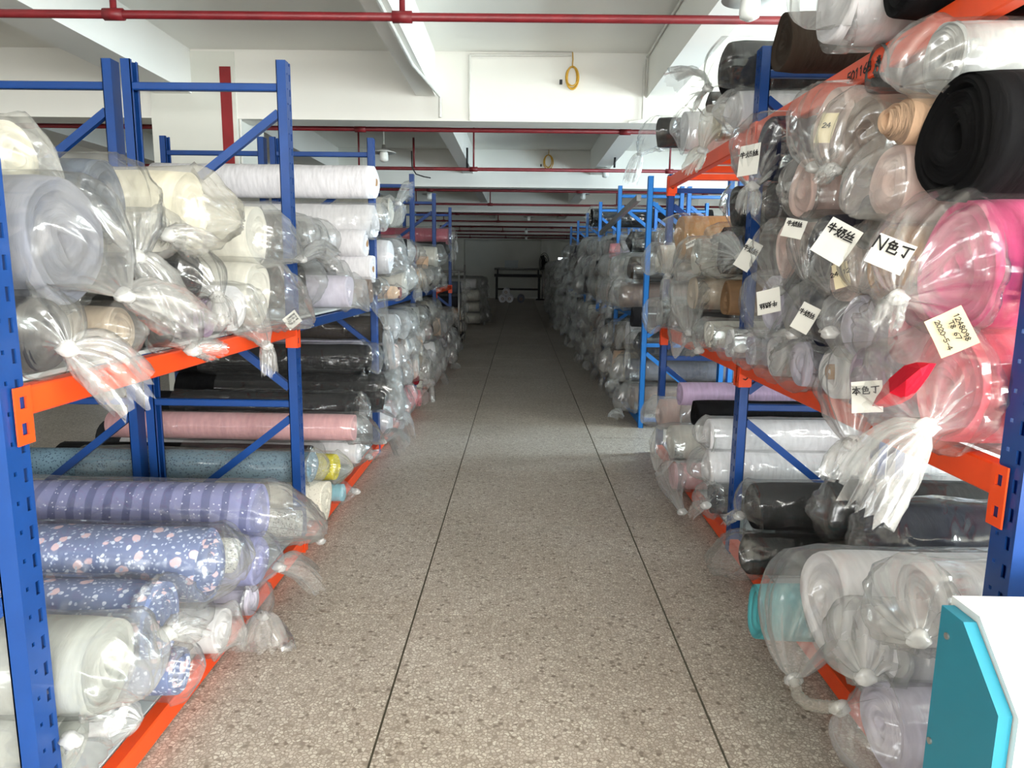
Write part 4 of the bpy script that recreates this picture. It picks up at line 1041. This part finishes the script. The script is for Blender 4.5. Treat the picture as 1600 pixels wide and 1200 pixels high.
WORDS = dict(white='white', offwhite='off-white', black='black', charcoal='charcoal', grey='grey', beige='beige', taupe='taupe', palepink='pale pink', pink='pink', navy='navy',
             peach='peach', tan='tan', silver='silver-grey', cream='cream', palelilac='pale lilac', maroon='maroon', slate='slate', dustypink='dusty pink', red='red', brown='brown', rose='rose')
def slot_mat(o, m):
    o.material_slots[0].link = 'OBJECT'; o.material_slots[0].material = m
def pile_roll(side, y, z, r, fab, xf, where, group, rnd, film_i, nobag=False):
    s = -side; rolls, bags = PROTO[s]
    e = empty('fabric_roll', (side * xf, y, z), '%s fabric roll %s %s' % (WORDS[fab], 'lying bare' if nobag else 'in tied film', where), 'fabric roll', group)
    sc = r / RP; e.scale = (sc, sc, sc); dz = RP * 0.0
    a = bpy.data.objects.new('fabric', rolls[rnd.randrange(8)][0]); link(a, e); slot_mat(a, FAB[fab])
    if not nobag:
        me, mt = bags[rnd.randrange(12)][:2]
        b = bpy.data.objects.new('plastic_bag', me); link(b, e); slot_mat(b, FILM[film_i])
        if rnd.random() < .6: link(bpy.data.objects.new('bag_tail', mt), b)
    PLACED.append((side, y, z, r))
    return e
PAL = ['white'] * 5 + ['offwhite'] * 4 + ['black'] * 6 + ['charcoal'] * 5 + ['grey'] * 2 + ['beige'] * 3 + ['taupe'] * 2 + ['palepink'] * 2 + ['silver'] * 3 + ['navy'] * 2 + ['peach', 'tan', 'cream', 'palelilac', 'maroon', 'slate', 'brown', 'rose']
def pile_spots(side, y0, y1, z0, ztop, rm, rnd, clear=.86):
    out = []; row = 0; z = z0 + rm
    while True:
        y = y0 + rm + .01 + (rm if row % 2 else 0)
        any_ = False
        while y < y1 - rm * .97:
            r = rm * rnd.uniform(.84, .99); zt = ztop(y) if callable(ztop) else ztop
            if z + r * .6 < zt:
                any_ = True
                if all(sd != side or (yy - y) ** 2 + (zz - z) ** 2 > (clear * (r + rr)) ** 2 for sd, yy, zz, rr in PLACED):
                    out.append((y + rnd.uniform(-.01, .01), max(z, z0 + r), r))
            y += 2 * rm
        z += rm * 1.72; row += 1
        if not any_ or row > 14: break
    return out
ORD = ['first', 'second', 'third', 'fourth', 'fifth', 'sixth']
def fill(side, y0, y1, z0, ztop, where, group, seed, rm=.125, xj=(.96, 1.06), pal=PAL, films=(F_HAZY, F_CLEAR, F_MILKY, F_CLEAR), nobag=.05, clear=.86):
    rnd = random.Random(seed)
    for y, z, r in pile_spots(side, y0, y1, z0, ztop, rm, rnd, clear):
        pile_roll(side, y, z, r, rnd.choice(pal), rnd.uniform(*xj), where, group, rnd, rnd.choice(films), rnd.random() < nobag)
rnd0 = random.Random(5)
# a few picked-out rolls of the farther left bays, then the rest of each bay
def spot(side, px, py, xf, r, fab, where, group, nobag=False, fi=F_HAZY, zmin=0):
    c = atX(px, py, side * xf); c[2] = max(c[2], zmin + r)
    return pile_roll(side, c[1], c[2], r, fab, xf, where, group, rnd0, fi, nobag)
gL3 = 'bagged rolls in the third bay of the navy-blue rack row'
spot(-1, 655, 540, 1.0, .12, 'peach', 'between bars, third navy-blue bay', gL3, True)
spot(-1, 652, 592, .97, .07, 'maroon', 'on the floor heap of the third bay', gL3, True)
spot(-1, 656, 622, .95, .09, 'rose', 'on the floor heap under the maroon one', gL3)
spot(-1, 668, 565, .98, .11, 'white', 'right under the boxed peach roll', gL3)
spot(-1, 668, 410, .99, .08, 'peach', 'jutting bare below the black rolls of the third bay', gL3, True)
spot(-1, 700, 370, 1.0, .12, 'dustypink', 'crowning the pile of the fourth bay', 'rolls on top of the fourth bay pile', False, F_CLEAR)
spot(-1, 697, 392, 1.02, .13, 'black', 'under the dusty pink roll of the fourth bay', 'rolls on top of the fourth bay pile', False, F_CLEAR)
for i in range(0, 5):
    y0, y1 = LY[i] + .08, LY[i + 1]
    up = [1.46, 1.75, 1.62, 1.68, 1.1][i]; lo = [.0, .3, .98, .98, .85][i]
    for z0, zt, lv in ((Z1, up, 'upper shelf'), (Z0, lo, 'floor level')):
        if zt - z0 < .1: continue
        deep = i < 2
        fill(-1, y0, y1, z0, zt, '%s, %s navy-blue rack bay%s' % (lv, ORD[i], ', wedged behind others' if deep else ''), 'bagged rolls, %s, %s navy-blue rack bay' % (lv, ORD[i]), 40 + i * 2 + (z0 > 1),
             rm=.14 if deep else .132, xj=(1.16, 1.28) if deep else (.95, 1.07), clear=.80 if deep else .92, pal=['offwhite', 'white', 'charcoal', 'grey', 'black'] if deep else PAL)
for i in range(2):
    y0, y1 = RY[i] + .085, RY[i + 1]
    for z0, zt, lv in ((ZM, 1.62, 'middle shelf'), (Z0, .62, 'floor level')):
        fill(1, y0, y1, z0, zt, '%s, %s red-orange bay, wedged behind others' % (lv, ORD[i]), 'rolls wedged behind, %s, %s red-orange bay' % (lv, ORD[i]), 60 + i * 3 + int(z0 * 2),
             rm=.14, xj=(1.18, 1.28), clear=.80, pal=['charcoal', 'navy', 'palepink', 'black', 'taupe', 'beige'] if z0 > .5 else ['black', 'black', 'navy', 'offwhite'])
PALR = ['offwhite'] * 4 + ['silver'] * 3 + ['beige'] * 5 + ['white'] * 3 + ['black'] * 6 + ['charcoal'] * 6 + ['taupe'] * 5 + ['grey'] * 2 + ['palepink', 'rose', 'peach', 'brown', 'navy']
for px, py, r, fab, nb in ((985, 378, .10, 'black', False), (955, 392, .09, 'rose', False), (925, 340, .14, 'black', False), (970, 392, .08, 'palelilac', False), (980, 520, .12, 'white', False), (988, 495, .1, 'charcoal', True), (960, 545, .1, 'brown', True), (895, 500, .12, 'black', True)):
    spot(1, px, py, .99, r, fab, 'standing out in the bright blue rack heap', 'rolls standing out in the bright blue rack heap', nb, F_CLEAR)
for i in range(2):
    y0, y1 = BY[i] + .065, BY[i + 1]
    for z0, zt, lv in ((.088, .93, 'floor level'), (.998, 1.62 if i == 0 else 1.86, 'upper shelf')):
        fill(1, y0, y1, z0, zt, '%s, %s bright blue rack bay' % (lv, ORD[i]), 'bagged rolls, %s, %s bright blue rack bay' % (lv, ORD[i]), 80 + i * 2 + (z0 > .5), rm=.14, pal=PALR, xj=(.94, 1.08), films=(F_CLEAR, F_HAZY, F_HAZY))

# beyond those bays the heaps are past counting: one mesh of rolls and bags
def heap(name, side, y0, y1, ztop, seed, label, xj=(.95, 1.1), rm=.15, pal=PALR, z0=.09, bays=None):
    rnd = random.Random(seed); s = -side; rolls, bags = PROTO[s]; V, Fc, mi, n = [], [], [], 0
    mats = sorted(set(pal)); ml = [FAB[m] for m in mats] + [FILM[F_FARM], FILM[F_FAR]]
    spots = []
    for a, b, q0, q1 in (bays or [(y0, y1, z0, ztop)]): spots += pile_spots(side, a, b, q0, q1, rm, rnd, .8)
    for y, z, r in spots:
        fab = rnd.choice(pal); A, f = rolls[rnd.randrange(8)][1:]; _, _, B, g, T, h = bags[rnd.randrange(12)]
        o = np.array([side * rnd.uniform(*xj), y, z]); sc = r / RP
        for P, q, k in ((A, f, mats.index(fab)), (B, g, len(mats) + rnd.randrange(2)), (T, h, len(mats))):
            V.append(P * sc + o); Fc += [tuple(i + n for i in t) for t in q]; mi += [k] * len(q); n += len(P)
    V = np.concatenate(V); b = np.array([side * 1.0, y0, 0])
    ob = mesh_obj(name, V - b, Fc, ml, None, True, b); ob.data.polygons.foreach_set('material_index', mi)
    return tag(ob, label, 'fabric rolls', kind='stuff')
hb = []
for i in range(2, 10):
    a = BY[i] + .07 if i < 6 else 15.45 + (i - 6) * 2.3; b = BY[i + 1] if i < 5 else (17.0 if i == 5 else a + 2.3)
    if i == 5: a = 15.4
    hb += [(a, b, .088, .92), (a, b, .998 if i < 6 else .93, 1.95 - .03 * (a - 10))] if i < 5 else [(a, b, .0, 1.75)]
heap('bagged_roll_heap', 1, BY[2] + .07, 24.5, None, 7, 'long heap of bagged fabric rolls filling the far bright blue racks', bays=hb)
heap('bagged_roll_heap', -1, 17.0, 20.6, lambda y: 1.25, 8, 'heap of white bagged rolls standing past the hand cart', pal=['white'] * 5 + ['offwhite'] * 2, rm=.16, z0=.0)

# ------------------------------------------------------------------ white and teal cabinet at the near end
cx = .75; k_ = cx / .62
prof = [(.966 * k_, 0.02), (.966 * k_, CAMH - .475 * k_), (.916 * k_, CAMH - .475 * k_), (.828 * k_, CAMH - .558 * k_), (.828 * k_, 0.02)]
cab = empty('machine_cabinet', (cx, 1.1, 0), 'white sheet-metal machine cabinet with a teal side panel, in front of the dark blue post', 'cabinet')
def prism(prof, x0, x1):
    n = len(prof); mb = MB()
    return mb.add([(x0, y, z) for y, z in prof] + [(x1, y, z) for y, z in prof], [tuple(range(n)), tuple(range(2 * n - 1, n - 1, -1))] + [(i, n + i, n + (i + 1) % n, (i + 1) % n) for i in range(n)])
rel(prism(prof, cx, cx + .022), cab).build('side_panel', M['tealpanel'], cab)
g = .012
prof2 = [(prof[0][0] + g, 0.05), (prof[1][0] + g, prof[1][1] + g), (prof[2][0] - g * .3, prof[2][1] + g), (prof[3][0] - g * .9, prof[3][1] + g * .2), (prof[4][0] - g * .9, 0.05)]
rel(prism(prof2, cx + .024, cx + .95), cab).build('body', M['whitepanel'], cab)
rel(MB().box(cx + .03, cx + .9, prof[4][0] + .01, prof[0][0] - .01, 0, .05), cab).build('plinth', M['darkmetal'], cab)
for yy, zz in ((prof[1][0] - .025, prof[1][1] - .045), (prof[0][0] - .012, prof[1][1] - .255), (prof[4][0] + .03, prof[1][1] - .28)):
    m_ = MB(); m_.tube([(cx - .003, yy, zz), (cx + .001, yy, zz)], .006, 12); rel(m_, cab).build('screw', M['steel'], cab)

# ------------------------------------------------------------------ the far end of the hall
FY = 32.0
tb = empty('work_table', (-.1, FY, 0), 'long dark steel work table against the end wall', 'table')
for x in (-.95, .95):
    for y in (-.35, .35): MB().box(x - .04, x + .04, y - .04, y + .04, 0, 1.0).build('leg', M['darkmetal'], tb)
MB().box(-1.05, 1.05, -.45, .45, 1.0, 1.12).build('table_top', M['darkmetal'], tb)
MB().box(-.95, .95, -.4, -.34, .42, .50).build('rail', M['darkmetal'], tb)
MB().tube([(-1.05, -.3, 1.35), (1.0, -.3, 1.35)], .05, 10).build('roller', M['steel'], tb, True)
for x in (-.9, .9): MB().box(x - .03, x + .03, -.34, -.26, 1.12, 1.36).build('roller_bracket', M['darkmetal'], tb)
fan = empty('pedestal_fan', (1.0, 31.6, 0), 'tall pedestal fan standing by the work table', 'fan')
MB().lathe([(.0, .06), (.28, .05), (.3, 0)], (0, 0, 0), 20).build('base', M['darkmetal'], fan, True)
MB().tube([(0, 0, .05), (0, 0, 1.35)], .035, 10).build('pole', M['steel'], fan, True)
for rr in (.12, .24, .36, .44):
    MB().tube([(rr * math.cos(t) * .5 + .05, -.12 + rr * math.cos(t) * .3, 1.62 + rr * math.sin(t)) for t in np.linspace(0, 2 * math.pi, 25)], .012, 6).build('guard_ring', M['darkmetal'], fan, True)
for kk in range(3):
    a_ = kk * 2.094
    MB().bar((.05, -.06, 1.62), (.05 + .36 * math.cos(a_) * .5, -.06 + .2 * math.cos(a_), 1.62 + .36 * math.sin(a_)), .16, .012, (0, 1, .2)).build('blade', M['darkmetal'], fan)
MB().tube([(0, .1, 1.62), (.05, -.1, 1.62)], .09, 12).build('motor', M['darkmetal'], fan, True)
MB().tube([(0, 0, 1.3), (0, .05, 1.62)], .03, 8).build('neck', M['darkmetal'], fan, True)
rb_ = MB().lathe([(.0, 0), (.3, .0), (.36, .25), (.3, .5), (.16, .62), (.05, .66), (0, .66)], (0, 0, 0), 18).build('sack', M['red'], None, True, (1.55, 31.3, 0))
tag(rb_, 'red sack on the floor beside the pedestal fan', 'sack')
for px, py, dx, lb in ((785, 470.5, 0, 'white roll on the floor, outer one under the pair'), (796, 470.5, 0, 'white roll on the floor, inner one under the pair'), (790.5, 462, 0, 'white roll resting on top of two others on the floor'), (814, 470.5, 0, 'white ended grey roll lying apart on the far floor')):
    yy = 28.6; c = atY(px, py, yy); r = .155
    zz = r if py > 465 else r * 2.73
    e = empty('fabric_roll', (c[0], yy, zz - r), lb, 'fabric roll', 'white rolls on the far floor')
    A, f = roll_geo(1, r, 1.5, int(px), n=22, coarse=True, lump=.01, hole=.03)
    A = np.stack([A[:, 1], -A[:, 0], A[:, 2] + r], 1)
    mesh_obj('fabric', A, f, FAB['grey' if px > 800 else 'white'], e, True)
    mesh_obj('core_tube', [(q * math.cos(t), x, q * math.sin(t) + r) for x, q in ((.03, .055), (-.02, .055), (-.02, .035), (.03, .035)) for t in np.linspace(0, 2 * math.pi, 14, endpoint=False)], ring_faces(4, 14, False), M['card'], e, True)
nt_ = MB().box(-.31, .31, -.012, 0, -.2, .2).build('notice_board', M['board'], None, False, (-.42, RY1, 1.55))
tag(nt_, 'pale notice sheet on the end wall above the work table', 'notice')
# hand cart loaded with cloth, and the tall white stack behind it
cart = empty('hand_cart', (-1.45, 12.2, 0), 'steel tube hand cart beside the racks, loaded with cloth', 'cart')
for x in (-.45, .45):
    for y in (-.6, .6): MB().tube([(x, y, .05), (x, y, 1.42 if y > 0 else 1.3)], .018, 8).build('upright', M['steel'], cart, True)
for z in (.18, 1.3):
    MB().tube([(-.45, -.6, z), (.45, -.6, z), (.45, .6, z), (-.45, .6, z), (-.45, -.6, z)], .018, 8).build('rail', M['steel'], cart, True)
MB().box(-.44, .44, -.59, .59, .19, .21).build('deck', M['darkmetal'], cart)
for x in (-.4, .4):
    for y in (-.5, .5): MB().tube([(x - .02, y, .05), (x + .02, y, .05)], .05, 12).build('wheel', M['black'], cart, True)
rnd0 = random.Random(31)
for k, (dy, z, r, fab, nb) in enumerate(((-.35, .34, .13, 'black', True), (0, .34, .13, 'beige', False), (.35, .34, .13, 'black', True), (-.2, .58, .12, 'peach', True), (.2, .58, .12, 'offwhite', False), (-.3, .80, .11, 'charcoal', True), (.1, .81, .12, 'grey', False), (-.1, 1.03, .12, 'slate', True), (.3, 1.02, .11, 'white', False))):
    pile_roll(-1, 12.2 + dy, z, r, fab, 1.02, 'carried on the steel tube hand cart', 'rolls on the hand cart', rnd0, F_HAZY, nb)
